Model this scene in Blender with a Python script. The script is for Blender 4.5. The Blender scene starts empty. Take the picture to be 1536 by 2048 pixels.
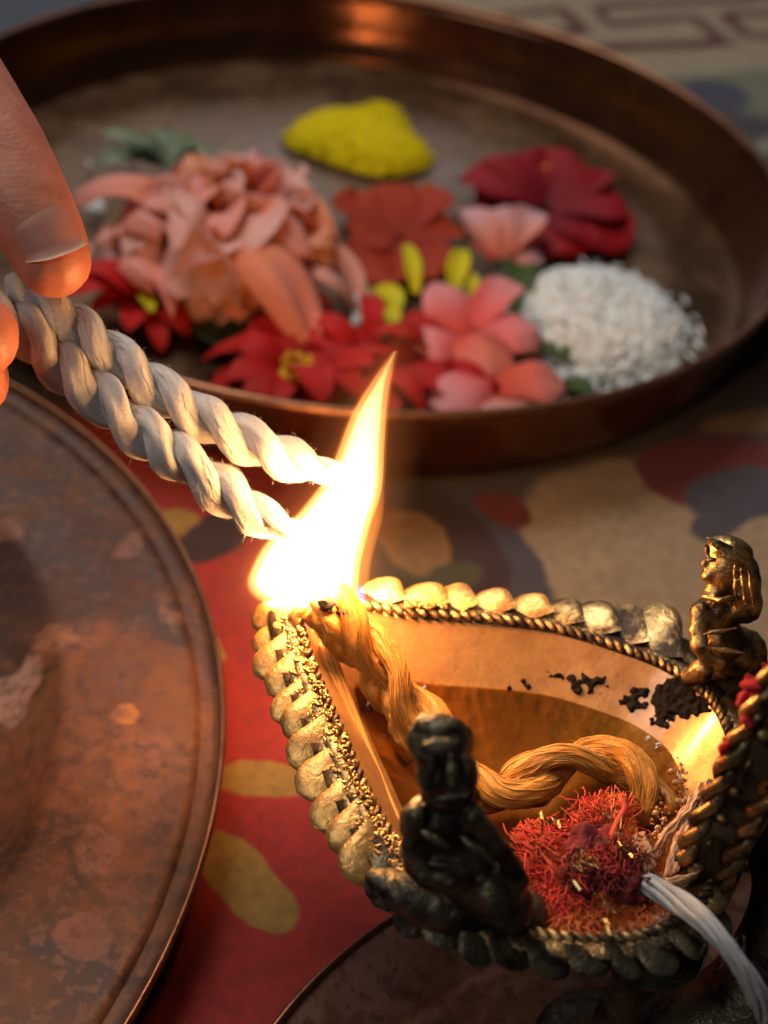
import bpy, bmesh, math, random
from mathutils import Vector, Matrix, noise
from mathutils.bvhtree import BVHTree

random.seed(7)
R = math.radians
sc = bpy.context.scene
col = sc.collection

# ------------------------------------------------------------------ camera
FPX = 1024 / math.tan(R(20))           # focal length in photograph pixels (1536 x 2048)
PITCH, ROLL, CAM = R(40), R(8), Vector((0, 0, .27))
_F = Vector((0, math.cos(PITCH), -math.sin(PITCH)))
_U0 = Vector((0, math.sin(PITCH), math.cos(PITCH)))
_R0 = Vector((1, 0, 0))
CR = _R0 * math.cos(ROLL) + _U0 * math.sin(ROLL)
CU = _U0 * math.cos(ROLL) - _R0 * math.sin(ROLL)
cd = bpy.data.cameras.new('camera'); cam = bpy.data.objects.new('camera', cd); col.objects.link(cam)
cd.sensor_fit = 'VERTICAL'; cd.sensor_height = 24; cd.lens = 12 / math.tan(R(20))
cd.clip_start = .005; cd.clip_end = 20
m = Matrix((CR, CU, -_F)).transposed().to_4x4(); m.translation = CAM
cam.matrix_world = m
cd.dof.use_dof = True; cd.dof.focus_distance = .268; cd.dof.aperture_fstop = 7.2
sc.camera = cam

# ------------------------------------------------------------------ world and lamps
w = bpy.data.worlds.new('World'); sc.world = w; w.use_nodes = True
bg = w.node_tree.nodes['Background']; bg.inputs[0].default_value = (.55, .62, .75, 1); bg.inputs[1].default_value = .03

def area(name, loc, target, sx, sy, power, color):
    l = bpy.data.lights.new(name, 'AREA'); l.shape = 'RECTANGLE'; l.size = sx; l.size_y = sy
    l.energy = power; l.color = color
    o = bpy.data.objects.new(name, l); col.objects.link(o); o.location = loc
    o.rotation_euler = (Vector(target) - Vector(loc)).to_track_quat('-Z', 'Y').to_euler()
    return o
area('room_light', (-.45, .80, 1.25), (.02, .40, 0), .6, .6, 11.5, (1.0, .94, .87))
area('window_light', (-.25, 2.3, .80), (0, .45, 0), .75, .5, 2.4, (.84, .90, 1.0))

area('room_fill', (-.60, -.30, .95), (0, .3, .05), .5, .5, 2.6, (1.0, .95, .90))

def lamp(name, loc, power, radius, color=(1, .48, .17)):
    l = bpy.data.lights.new(name, 'POINT'); l.energy = power; l.shadow_soft_size = radius; l.color = color
    o = bpy.data.objects.new(name, l); col.objects.link(o); o.location = loc
    return o

vs = sc.view_settings; vs.view_transform = 'Standard'; vs.look = 'None'; vs.exposure = 0; vs.gamma = 1
vs.use_curve_mapping = False
cy = sc.cycles
cy.max_bounces = 8; cy.diffuse_bounces = 3; cy.glossy_bounces = 4; cy.transmission_bounces = 6
cy.transparent_max_bounces = 16; cy.volume_bounces = 0
cy.sample_clamp_indirect = 4; cy.caustics_reflective = False; cy.caustics_refractive = False
cy.use_denoising = True

# ------------------------------------------------------------------ photograph -> place
def ray(px, py):
    return _F + CR * ((px - 768) / FPX) + CU * ((1024 - py) / FPX)
def PZ(px, py, z):
    d = ray(px, py); return CAM + d * ((z - CAM.z) / d.z)
def PY(px, py, y):
    d = ray(px, py); return CAM + d * (y / d.y)
def proj(p):
    d = p - CAM; k = d.dot(_F); return (768 + FPX * d.dot(CR) / k, 1024 - FPX * d.dot(CU) / k)
def PD(px, py, d):
    return CAM + ray(px, py) * d

# ------------------------------------------------------------------ building helpers
ORG = {}
def link(o, parent=None):
    col.objects.link(o)
    if parent: o.parent = parent
    return o
def tag(o, label=None, cat=None, group=None, kind=None):
    if label: o['label'] = label
    if cat: o['category'] = cat
    if group: o['group'] = group
    if kind: o['kind'] = kind
    return o
def thing(name, loc, label, cat, group=None):
    o = bpy.data.objects.new(name, None); col.objects.link(o); o.location = loc
    o.empty_display_size = .01
    ORG[o.name] = Vector(loc); return tag(o, label, cat, group)
def mesh(name, verts, faces, mat, smooth=True, uvs=None):
    me = bpy.data.meshes.new(name); me.from_pydata([tuple(v) for v in verts], [], faces)
    if smooth: me.polygons.foreach_set('use_smooth', [True] * len(me.polygons))
    if uvs:
        l = me.uv_layers.new(name='UVMap')
        flat = []
        for lp in me.loops: flat += list(uvs[lp.vertex_index])
        l.data.foreach_set('uv', flat)
    if mat: me.materials.append(mat)
    me.update(); return me
def mk(name, verts, faces, mat, parent=None, smooth=True, uvs=None, origin=None):
    """verts in world space; the object's origin is its parent's, or the middle of its base"""
    if parent is not None: org = ORG[parent.name]
    else:
        org = origin or Vector((sum(v[0] for v in verts) / len(verts), sum(v[1] for v in verts) / len(verts), min(v[2] for v in verts)))
    me = mesh(name, [Vector(v) - org for v in verts], faces, mat, smooth, uvs)
    o = bpy.data.objects.new(name, me); link(o, parent)
    if parent is None: o.location = org
    ORG[o.name] = Vector(org); return o
def inst(name, me, M, parent=None):
    o = bpy.data.objects.new(name, me); link(o, parent)
    if parent is not None: M = Matrix.Translation(-ORG[parent.name]) @ M
    o.matrix_local = M
    return o
def frame(x, y, z, loc, s=(1, 1, 1)):
    M = Matrix((Vector(x).normalized() * s[0], Vector(y).normalized() * s[1], Vector(z).normalized() * s[2])).transposed().to_4x4()
    M.translation = loc; return M
def solid(o, t, off=0):
    md = o.modifiers.new('thickness', 'SOLIDIFY'); md.thickness = t; md.offset = off; return o
def subd(o, n=1):
    md = o.modifiers.new('smooth', 'SUBSURF'); md.levels = n; md.render_levels = n; return o

def spline(pts, n, closed=False):
    pts = [Vector(p) for p in pts]; k = len(pts); out = []
    segs = k if closed else k - 1
    def g(i): return pts[i % k] if closed else pts[max(0, min(k - 1, i))]
    L = [0]
    fine = []
    for s in range(segs):
        p0, p1, p2, p3 = g(s - 1), g(s), g(s + 1), g(s + 2)
        for q in range(24):
            t = q / 24
            fine.append(.5 * ((2 * p1) + (p2 - p0) * t + (2 * p0 - 5 * p1 + 4 * p2 - p3) * t * t + (3 * p1 - p0 - 3 * p2 + p3) * t ** 3))
    fine.append(g(0) if closed else pts[-1])
    for i in range(1, len(fine)): L.append(L[-1] + (fine[i] - fine[i - 1]).length)
    tot = L[-1]; j = 0
    m_ = n if closed else n - 1
    for i in range(n):
        d = tot * i / m_
        while j < len(L) - 2 and L[j + 1] < d: j += 1
        f = 0 if L[j + 1] == L[j] else (d - L[j]) / (L[j + 1] - L[j])
        out.append(fine[j].lerp(fine[j + 1], min(1, f)))
    return out

def frames(path):
    T = []
    for i in range(len(path)):
        a = path[max(0, i - 1)]; b = path[min(len(path) - 1, i + 1)]
        t = b - a; T.append(t.normalized() if t.length > 1e-9 else Vector((0, 0, 1)))
    n = T[0].orthogonal().normalized(); out = []
    for t in T:
        n = (n - t * n.dot(t)).normalized(); out.append((t, n, t.cross(n)))
    return out
def tube(path, rad, seg=10, mod=None, V=None, Fc=None, uv=None):
    """path of points, rad a function of t or a number -> verts, faces, uvs"""
    V = [] if V is None else V; Fc = [] if Fc is None else Fc; uv = [] if uv is None else uv
    fr = frames(path); n = len(path); b0 = len(V)
    for i, (p, (t, a, b)) in enumerate(zip(path, fr)):
        tt = i / (n - 1); r = rad(tt) if callable(rad) else rad
        for k in range(seg):
            an = 2 * math.pi * k / seg
            rr = r * (mod(tt, an) if mod else 1)
            V.append(p + (a * math.cos(an) + b * math.sin(an)) * rr); uv.append((tt, k / seg))
    for i in range(n - 1):
        for k in range(seg):
            k2 = (k + 1) % seg
            Fc.append((b0 + i * seg + k, b0 + i * seg + k2, b0 + (i + 1) * seg + k2, b0 + (i + 1) * seg + k))
    Fc.append(tuple(b0 + k for k in reversed(range(seg))))
    Fc.append(tuple(b0 + (n - 1) * seg + k for k in range(seg)))
    return V, Fc, uv
def lathe(profile, center, seg=128, wob=None, V=None, Fc=None):
    V = [] if V is None else V; Fc = [] if Fc is None else Fc; b0 = len(V); n = len(profile)
    for k in range(seg):
        a = 2 * math.pi * k / seg
        for i, (r, z) in enumerate(profile):
            dz = wob(a, r) if wob else 0
            V.append(Vector(center) + Vector((r * math.cos(a), r * math.sin(a), z + dz)))
    for k in range(seg):
        k2 = (k + 1) % seg
        for i in range(n - 1):
            Fc.append((b0 + k * n + i, b0 + k2 * n + i, b0 + k2 * n + i + 1, b0 + k * n + i + 1))
    return V, Fc
def sphere_vf(n=8, m_=12):
    V = [Vector((0, 0, 1))]; Fc = []
    for i in range(1, n):
        for k in range(m_):
            a, b = math.pi * i / n, 2 * math.pi * k / m_
            V.append(Vector((math.sin(a) * math.cos(b), math.sin(a) * math.sin(b), math.cos(a))))
    V.append(Vector((0, 0, -1)))
    for k in range(m_):
        Fc.append((0, 1 + k, 1 + (k + 1) % m_))
        Fc.append((len(V) - 1, 1 + (n - 2) * m_ + (k + 1) % m_, 1 + (n - 2) * m_ + k))
    for i in range(n - 2):
        for k in range(m_):
            k2 = (k + 1) % m_
            Fc.append((1 + i * m_ + k, 1 + (i + 1) * m_ + k, 1 + (i + 1) * m_ + k2, 1 + i * m_ + k2))
    return V, Fc
def add_ball(V, Fc, M, n=7, m_=10):
    v, f = sphere_vf(n, m_); b = len(V); V += [M @ p for p in v]; Fc += [tuple(i + b for i in q) for q in f]
def fuse(name, V, Fc, voxel, smooth_it, mat, parent=None, origin=None, noise_amp=0, noise_scale=300):
    """one continuous skin round many overlapping balls"""
    me = mesh('fuse_source', V, Fc, None); o = bpy.data.objects.new('fuse_source', me); col.objects.link(o)
    a = o.modifiers.new('r', 'REMESH'); a.mode = 'VOXEL'; a.voxel_size = voxel; a.use_smooth_shade = True
    s = o.modifiers.new('s', 'SMOOTH'); s.factor = .5; s.iterations = smooth_it
    dg = bpy.context.evaluated_depsgraph_get(); ev = o.evaluated_get(dg)
    em = bpy.data.meshes.new_from_object(ev)
    vv = [v.co.copy() for v in em.vertices]; nn = [v.normal.copy() for v in em.vertices]; ff = [tuple(p.vertices) for p in em.polygons]
    bpy.data.objects.remove(o); bpy.data.meshes.remove(em)
    if noise_amp: vv = [p + n * noise.noise(p * noise_scale) * noise_amp for p, n in zip(vv, nn)]
    return mk(name, vv, ff, mat, parent, True, None, origin)
def bvh(o):
    M = o.matrix_basis if o.parent is None else Matrix.Translation(ORG[o.name])
    return BVHTree.FromPolygons([M @ v.co for v in o.data.vertices], [tuple(p.vertices) for p in o.data.polygons])
def hit(tree, px, py):
    return tree.ray_cast(CAM, ray(px, py).normalized())[:2]

# ------------------------------------------------------------------ materials
MAT = {}
class NT:
    def __init__(s, name):
        s.m = bpy.data.materials.new(name); s.m.use_nodes = True; s.t = s.m.node_tree; s.n = s.t.nodes
        s.p = s.n['Principled BSDF']; s.out = s.n['Material Output']; MAT[name] = s.m
    def new(s, t, **k):
        x = s.n.new(t)
        for a, v in k.items(): setattr(x, a, v)
        return x
    def l(s, a, b): s.t.links.new(a, b)
    def coord(s, which='Object'):
        return s.new('ShaderNodeTexCoord').outputs[which]
    def noise(s, vec, scale, detail=4, rough=.55, dist=0):
        x = s.new('ShaderNodeTexNoise'); x.inputs['Scale'].default_value = scale; x.inputs['Detail'].default_value = detail
        x.inputs['Roughness'].default_value = rough; x.inputs['Distortion'].default_value = dist
        s.l(vec, x.inputs['Vector']); return x.outputs['Fac']
    def ramp(s, fac, stops):
        x = s.new('ShaderNodeValToRGB'); e = x.color_ramp.elements
        while len(e) < len(stops): e.new(.5)
        for q, (p, c) in zip(e, stops): q.position = p; q.color = (c[0], c[1], c[2], 1) if not isinstance(c, (int, float)) else (c, c, c, 1)
        s.l(fac, x.inputs[0]); return x.outputs[0]
    def mix(s, fac, a, b, mode='MIX'):
        x = s.new('ShaderNodeMix', data_type='RGBA', blend_type=mode)
        for sock, v in ((x.inputs[0], fac), (x.inputs[6], a), (x.inputs[7], b)):
            if isinstance(v, (int, float)): sock.default_value = v
            elif isinstance(v, tuple): sock.default_value = (*v, 1)
            else: s.l(v, sock)
        return x.outputs[2]
    def bump(s, h, strength, dist, prev=None):
        x = s.new('ShaderNodeBump'); x.inputs['Strength'].default_value = strength; x.inputs['Distance'].default_value = dist
        s.l(h, x.inputs['Height'])
        if prev is not None: s.l(prev, x.inputs['Normal'])
        return x.outputs[0]
    def mapping(s, vec, scale=(1, 1, 1), loc=(0, 0, 0), rot=(0, 0, 0), kind='POINT'):
        x = s.new('ShaderNodeMapping', vector_type=kind); s.l(vec, x.inputs[0])
        x.inputs['Location'].default_value = loc; x.inputs['Rotation'].default_value = rot; x.inputs['Scale'].default_value = scale
        return x.outputs[0]
    def set(s, **k):
        for a, v in k.items():
            i = s.p.inputs[a.replace('_', ' ')]
            if isinstance(v, (int, float)): i.default_value = v
            elif isinstance(v, tuple): i.default_value = (*v, 1) if i.type == 'RGBA' else v
            else: s.l(v, i)
        return s

def brass(name, bright, dark, lo, hi, rough=(.28, .6), metal=.85, bumpy=.25):
    t = NT(name); oi = t.new('ShaderNodeObjectInfo'); ad = t.new('ShaderNodeVectorMath', operation='ADD')
    t.l(t.coord(), ad.inputs[0]); t.l(oi.outputs['Random'], ad.inputs[1]); c = ad.outputs[0]
    n1 = t.noise(c, 150, 6, .62); n2 = t.noise(c, 1100, 3)
    f = t.ramp(n1, [(lo, 0.), (hi, 1.)])
    t.set(Base_Color=t.mix(f, bright, dark), Metallic=metal, Roughness=t.ramp(n1, [(.3, rough[0]), (.7, rough[1])]))
    t.set(Normal=t.bump(n2, bumpy, .0004, t.bump(n1, bumpy, .0012))); return t.m
brass('brass', (.74, .41, .12), (.24, .12, .04), .46, .68, (.25, .5), .72, .4)
brass('brass_inside', (.60, .33, .125), (.36, .17, .06), .40, .68, (.36, .55), .55, .15)
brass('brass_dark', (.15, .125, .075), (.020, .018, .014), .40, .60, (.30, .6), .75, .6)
brass('brass_worn', (.50, .32, .13), (.05, .035, .025), .40, .58, (.25, .55), .88, .5)

for nm, cw, cr_ in (('brass_inside', .8, .12), ('brass', .1, .2)):
    q_ = MAT[nm].node_tree.nodes['Principled BSDF']; q_.inputs['Coat Weight'].default_value = cw; q_.inputs['Coat Roughness'].default_value = cr_
def copper(name, cols, marks=(), rough=(.35, .6), metal=.8, scale=28, brk=False):
    t = NT(name); c = t.coord()
    n1 = t.noise(c, scale, 6, .6, .5); n2 = t.noise(c, scale * 5, 5, .6); n3 = t.noise(c, scale * 30, 3)
    base = t.ramp(n1, [(.32, cols[0]), (.48, cols[1]), (.62, cols[2])])
    base = t.mix(t.ramp(n2, [(.52, 0.), (.60, .55)]), base, cols[3])
    brk_f = t.ramp(t.noise(c, scale * 3.2, 6, .7), [(.36, .15), (.56, 1.)])
    wob = t.new('ShaderNodeTexNoise'); wob.inputs['Scale'].default_value = 90; t.l(c, wob.inputs['Vector'])
    vm = t.new('ShaderNodeVectorMath', operation='MULTIPLY_ADD'); t.l(wob.outputs['Color'], vm.inputs[0]); vm.inputs[1].default_value = (.012, .012, 0); t.l(c, vm.inputs[2])
    vs_ = t.new('ShaderNodeVectorMath', operation='SUBTRACT'); t.l(vm.outputs[0], vs_.inputs[0]); vs_.inputs[1].default_value = (.006, .006, 0)
    for (x, y, rx, ry, rot, cc, a) in marks:
        mp = t.mapping(vs_.outputs[0], (rx, ry, 1), (x, y, 0), (0, 0, rot), 'TEXTURE')
        ln = t.new('ShaderNodeVectorMath', operation='LENGTH'); t.l(mp, ln.inputs[0])
        mr = t.new('ShaderNodeMapRange'); mr.inputs[1].default_value = .85; mr.inputs[2].default_value = 1.05; mr.inputs[3].default_value = a; mr.inputs[4].default_value = 0
        t.l(ln.outputs['Value'], mr.inputs[0]); fc = mr.outputs[0]
        if brk:
            mu = t.new('ShaderNodeMath', operation='MULTIPLY'); t.l(fc, mu.inputs[0]); t.l(brk_f, mu.inputs[1]); fc = mu.outputs[0]
        base = t.mix(fc, base, cc)
    t.set(Base_Color=base, Metallic=metal, Roughness=t.ramp(n1, [(.3, rough[0]), (.7, rough[1])]))
    t.set(Normal=t.bump(n3, .12, .0004, t.bump(n1, .12, .002))); return t.m

def cotton(name, c0, c1, sub=.25, rough=.85):
    t = NT(name); u = t.mapping(t.coord('UV'), (60, 9, 1)); n = t.noise(u, 3, 5, .65); g = t.noise(t.coord(), 420, 4)
    t.set(Base_Color=t.mix(t.ramp(n, [(.35, 0.), (.65, 1.)]), c0, c1), Roughness=rough, Subsurface_Weight=sub, Subsurface_Radius=(1., .6, .35), Subsurface_Scale=.0025)
    t.set(Sheen_Weight=.08)
    t.set(Normal=t.bump(g, .35, .0006, t.bump(n, .45, .0006))); return t.m
cotton('cotton', (.62, .60, .57), (.52, .49, .45), .15)
cotton('cotton_oiled_lit', (.84, .38, .05), (.70, .24, .02), .4, .38)  # orange is soaked oil plus flame light put into the colour
cotton('cotton_string', (.62, .61, .58), (.42, .41, .40), .1)
cotton('cotton_wisp', (.88, .50, .28), (.82, .40, .18), 0)  # orange flame glow put into the colour of pale cotton

def plain(name, c, rough=.6, c2=None, scale=150, metal=0, bump=.2, sub=0, coat=0):
    t = NT(name); n = t.noise(t.coord(), scale, 5)
    t.set(Base_Color=t.mix(t.ramp(n, [(.4, 0.), (.6, 1.)]), c, c2 or tuple(x * .7 for x in c)), Roughness=rough, Metallic=metal, Coat_Weight=coat)
    if sub: t.set(Subsurface_Weight=sub, Subsurface_Scale=.003, Subsurface_Radius=(1., .35, .2))
    t.set(Normal=t.bump(n, bump, .0008)); return t.m
plain('soot', (.006, .004, .003), .8, (.012, .008, .006), 600, bump=1)
MAT['soot'].node_tree.nodes['Principled BSDF'].inputs['Specular IOR Level'].default_value = .15
plain('red_thread', (.70, .04, .03), .7, (.55, .08, .02), 250)
plain('orange_thread', (.80, .22, .04), .7, (.7, .12, .03), 250)
plain('maroon_cloth', (.10, .006, .010), .85, (.20, .012, .014), 700, bump=.6)
plain('tinsel', (.62, .48, .18), .22, (.40, .32, .12), 300, metal=1)
plain('kumkum', (.55, .02, .02), .9, (.4, .01, .015), 500, bump=.6)
plain('bubble', (.62, .30, .10), .05, (.5, .2, .06), 200, coat=1, bump=0)
plain('insect', (.05, .02, .02), .3, (.09, .03, .03), 500)
plain('rice', (.86, .87, .84), .5, (.74, .74, .70), 300, sub=.15)
plain('stem_green', (.10, .16, .04), .6, (.07, .10, .03), 200)
plain('leaf_grey', (.20, .25, .15), .75, (.12, .16, .09), 160)
plain('pollen', (.80, .52, .02), .7, (.72, .40, .02), 260, sub=.1)
t = NT('skin'); c = t.coord(); n1 = t.noise(c, 140, 5); n2 = t.noise(c, 1400, 3); n3 = t.noise(t.mapping(c, (1, 1, 4)), 500, 3)
t.set(Base_Color=t.mix(t.ramp(n1, [(.35, 0.), (.65, 1.)]), (.62, .24, .15), (.48, .16, .10)), Roughness=.48, Subsurface_Weight=.35, Subsurface_Radius=(1., .3, .14), Subsurface_Scale=.004)
t.set(Normal=t.bump(n2, .15, .0004, t.bump(n3, .20, .0007)))
t = NT('nail'); n = t.noise(t.mapping(t.coord('UV'), (2, 30, 1)), 3, 2)
t.set(Base_Color=t.ramp(t.new('ShaderNodeSeparateXYZ').outputs[0], [(0, (.45, .25, .21)), (1, (.45, .25, .21))]), Roughness=.5, Specular_IOR_Level=.3)
sx = [x for x in t.n if x.bl_idname == 'ShaderNodeSeparateXYZ'][0]; t.l(t.coord('UV'), sx.inputs[0])
rp = [x for x in t.n if x.bl_idname == 'ShaderNodeValToRGB'][0]; e = rp.color_ramp.elements
e[0].position = .90; e[0].color = (.46, .21, .165, 1); e[1].position = .97; e[1].color = (.60, .36, .25, 1)
t.set(Normal=t.bump(n, .08, .0004))

def petal_mat(name, base, mid, edge, transl=.3, rough=.6, vein=.25):
    t = NT(name); uv = t.coord('UV'); s = t.new('ShaderNodeSeparateXYZ'); t.l(uv, s.inputs[0])
    vn = t.noise(t.mapping(uv, (2, 26, 1)), 2, 3); bl = t.noise(t.coord(), 90, 3)
    ad = t.new('ShaderNodeMath', operation='MULTIPLY_ADD'); t.l(bl, ad.inputs[0]); ad.inputs[1].default_value = .35; t.l(s.outputs[0], ad.inputs[2])
    cc = t.ramp(ad.outputs[0], [(.18, base), (.62, mid), (1.05 if False else 1., edge)])
    t.set(Base_Color=cc, Roughness=rough, Specular_IOR_Level=.2, Normal=t.bump(vn, vein, .0006))
    tr = t.new('ShaderNodeBsdfTranslucent'); t.l(cc, tr.inputs[0])
    mx = t.new('ShaderNodeMixShader'); mx.inputs[0].default_value = transl
    t.l(t.p.outputs[0], mx.inputs[1]); t.l(tr.outputs[0], mx.inputs[2]); t.l(mx.outputs[0], t.out.inputs[0]); return t.m
petal_mat('rose_petal', (.88, .20, .03), (.92, .32, .17), (.93, .42, .35))
petal_mat('rose_pale', (.90, .29, .12), (.92, .42, .34), (.90, .54, .49))
petal_mat('rose_orange', (.85, .20, .02), (.88, .29, .08), (.90, .42, .26))
petal_mat('pink_petal', (.86, .12, .10), (.88, .22, .22), (.88, .36, .37))
petal_mat('pink_pale', (.82, .20, .12), (.80, .34, .27), (.74, .42, .46))
petal_mat('pink_orange', (.80, .10, .06), (.82, .16, .10), (.82, .28, .22))
petal_mat('orange_red', (.28, .02, .004), (.36, .028, .005), (.40, .04, .008), .15)
petal_mat('crimson', (.15, .003, .008), (.24, .004, .010), (.30, .006, .012), .15)
petal_mat('red_petal', (.36, .008, .008), (.52, .012, .010), (.56, .02, .015), .2)
petal_mat('yellow_petal', (.66, .50, .005), (.70, .60, .008), (.62, .60, .02), .2, vein=.1)
petal_mat('green_leaf', (.05, .08, .02), (.07, .11, .03), (.08, .12, .035), .2)

# ------------------------------------------------------------------ tablecloth with its print
def cloth_material():
    t = NT('printed_cloth'); c = t.coord()
    nz = t.new('ShaderNodeTexNoise'); nz.inputs['Scale'].default_value = 70; nz.inputs['Detail'].default_value = 3; t.l(c, nz.inputs['Vector'])
    a = t.new('ShaderNodeVectorMath', operation='MULTIPLY_ADD'); t.l(nz.outputs['Color'], a.inputs[0]); a.inputs[1].default_value = (.006, .006, 0); t.l(c, a.inputs[2])
    b = t.new('ShaderNodeVectorMath', operation='SUBTRACT'); t.l(a.outputs[0], b.inputs[0]); b.inputs[1].default_value = (.003, .003, 0); V = b.outputs[0]
    red_ = t.mix(t.noise(c, 40, 3), (.33, .018, .012), (.40, .026, .016)); col_ = t.mix(0., (.055, .045, .042), (.055, .045, .042))
    def shape(cc, x, y, rx, ry, rot, soft=.06, box=False):
        nonlocal col_
        mp = t.mapping(c if box else V, (rx, ry, 1), (x, y, 0), (0, 0, rot), 'TEXTURE')
        if box:
            ab = t.new('ShaderNodeVectorMath', operation='ABSOLUTE'); t.l(mp, ab.inputs[0])
            sp = t.new('ShaderNodeSeparateXYZ'); t.l(ab.outputs[0], sp.inputs[0])
            mxn = t.new('ShaderNodeMath', operation='MAXIMUM'); t.l(sp.outputs[0], mxn.inputs[0]); t.l(sp.outputs[1], mxn.inputs[1]); d = mxn.outputs[0]
        else:
            sp = t.new('ShaderNodeVectorMath', operation='MULTIPLY'); t.l(mp, sp.inputs[0]); sp.inputs[1].default_value = (1, 1, 0)
            ln = t.new('ShaderNodeVectorMath', operation='LENGTH'); t.l(sp.outputs[0], ln.inputs[0]); d = ln.outputs['Value']
        mr = t.new('ShaderNodeMapRange'); mr.inputs[1].default_value = 1 - soft; mr.inputs[2].default_value = 1 + soft; mr.inputs[3].default_value = 1; mr.inputs[4].default_value = 0
        t.l(d, mr.inputs[0]); col_ = t.mix(mr.outputs[0], col_, cc)
    def seg(cc, p, q, wpx, box=False, soft=.06):
        """a bar or long oval printed from photograph point p to q"""
        A, B = PZ(*p, 0), PZ(*q, 0); M = (A + B) / 2; d = B - A
        # width given in pixels along the image normal, measured on the cloth
        nx, ny = -(q[1] - p[1]), q[0] - p[0]; L = math.hypot(nx, ny); mx_, my_ = (p[0] + q[0]) / 2, (p[1] + q[1]) / 2
        A2 = PZ(mx_ - nx / L * wpx / 2, my_ - ny / L * wpx / 2, 0); B2 = PZ(mx_ + nx / L * wpx / 2, my_ + ny / L * wpx / 2, 0)
        wv = B2 - A2; dn = d.normalized(); ww = abs(wv.x * -dn.y + wv.y * dn.x)
        shape(cc, M.x, M.y, d.length / 2, ww / 2, math.atan2(d.y, d.x), soft, box)
    mustard, dark, slate, beige, green, tan, wine, navy = (.36, .21, .04), (.035, .016, .018), (.055, .055, .07), (.36, .26, .15), (.065, .062, .025), (.26, .145, .05), (.15, .012, .010), (.03, .03, .07)
    shape(red_, -.10, .14, .21, .21, 0, .02)
    # red field with mustard motifs, near
    seg(mustard, (425, 1550), (640, 1545), 74)
    seg(mustard, (395, 1660), (585, 1850), 120)
    seg(mustard, (330, 1060), (375, 1010), 80)
    seg(mustard, (418, 1265), (448, 1320), 34)
    seg(dark, (370, 1110), (500, 1010), 95)
    seg(dark, (400, 1080), (470, 1000), 60)
    # beyond the lamp: pale ground with a dark curved band, green and tan leaves
    shape((.045, .04, .045), .36, .40, .22, .20, 0, .04)
    seg(beige, (1030, 1130), (1700, 1070), 420)
    seg(beige, (1080, 1000), (1900, 1230), 380)
    seg(slate, (900, 970), (1075, 1300), 190)
    seg(green, (700, 1140), (1010, 1150), 260)
    seg(dark, (830, 960), (1000, 1180), 120)
    seg(dark, (930, 1080), (1020, 1330), 110)
    seg(tan, (790, 1010), (870, 1140), 120)
    seg(green, (740, 1060), (770, 1180), 70)
    seg(green, (860, 1170), (960, 1120), 70)
    seg(wine, (960, 985), (1060, 1040), 60)
    seg(wine, (1270, 930), (1560, 900), 100)
    seg(wine, (1300, 900), (1380, 1000), 90)
    seg(slate, (1370, 1000), (1600, 960), 110)
    seg(slate, (1400, 1020), (1480, 1070), 90)
    seg((.045, .045, .055), (1400, 790), (1640, 700), 150)
    seg(tan, (1400, 850), (1620, 830), 46)
    seg(beige, (1470, 1090), (1620, 1040), 90)
    # far ground: blue-grey field, pale green panel, key border
    A = PZ(1100, 60, 0)
    shape((.06, .07, .075), .42, .62, .30, .16, R(-20), .03)
    shape((.17, .18, .115), .30, .78, .26, .17, R(-12), .03)
    seg((.045, .045, .08), (1370, 170), (1500, 195), 56)
    seg((.035, .03, .035), (1440, 262), (1640, 225), 26)
    seg((.24, .22, .17), (1500, 300), (1640, 270), 40)
    seg((.36, .28, .18), (820, 75), (1720, 25), 190, True, .01)
    brown = (.10, .024, .012)
    for p, q, wd in (((960, 30), (1130, 12), 12), ((1120, 10), (1170, 58), 22), ((1075, 62), (1175, 55), 16),
                     ((1190, 10), (1560, -14), 14), ((1195, 14), (1225, 42), 16), ((1215, 42), (1395, 30), 13), ((1385, 26), (1440, 74), 22), ((1165, 92), (1470, 80), 17),
                     ((1450, 24), (1620, 12), 14), ((1450, 24), (1500, 68), 22), ((1490, 68), (1640, 58), 14),
                     ((860, 40), (940, 60), 14)):
        seg(brown, p, q, wd, True, .1)
    seg((.05, .07, .10), (-200, 40), (160, -30), 120, False, .1)
    wv1 = t.new('ShaderNodeTexWave', wave_type='BANDS', bands_direction='X'); wv1.inputs['Scale'].default_value = 420; wv1.inputs['Distortion'].default_value = 1.2; wv1.inputs['Detail'].default_value = 2
    t.l(t.mapping(c, rot=(0, 0, R(24))), wv1.inputs['Vector'])
    wv2 = t.new('ShaderNodeTexWave', wave_type='BANDS', bands_direction='Y'); wv2.inputs['Scale'].default_value = 420; wv2.inputs['Distortion'].default_value = 1.2
    t.l(t.mapping(c, rot=(0, 0, R(24))), wv2.inputs['Vector'])
    weave = t.mix(.5, wv1.outputs[0], wv2.outputs[0])
    mott = t.noise(c, 330, 3)
    col_ = t.mix(t.ramp(mott, [(.35, .30), (.65, 0.)]), col_, (.02, .012, .012))
    col_ = t.mix(t.ramp(weave, [(.30, .35), (.62, 0.)]), col_, (.03, .01, .01))
    t.set(Base_Color=col_, Roughness=.9, Sheen_Weight=.1, Normal=t.bump(weave, .5, .0005, t.bump(t.noise(c, 30, 3), .2, .003)))
    return t.m
cloth_mat = cloth_material()
V, Fc = [], []
NX, NY = 180, 200
for j in range(NY + 1):
    for i in range(NX + 1):
        x, y = -.55 + 1.25 * i / NX, -.05 + 1.35 * j / NY
        V.append((x, y, min(0, .0022 * noise.noise(Vector((x * 14, y * 14, 0))) + .0012 * noise.noise(Vector((x * 40 + y * 18, y * 30, 4))) - .0014)))
for j in range(NY):
    for i in range(NX):
        a = j * (NX + 1) + i; Fc.append((a, a + 1, a + NX + 2, a + NX + 1))
cl = mk('tablecloth', V, Fc, cloth_mat, origin=Vector((0, 0, 0)))
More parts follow.
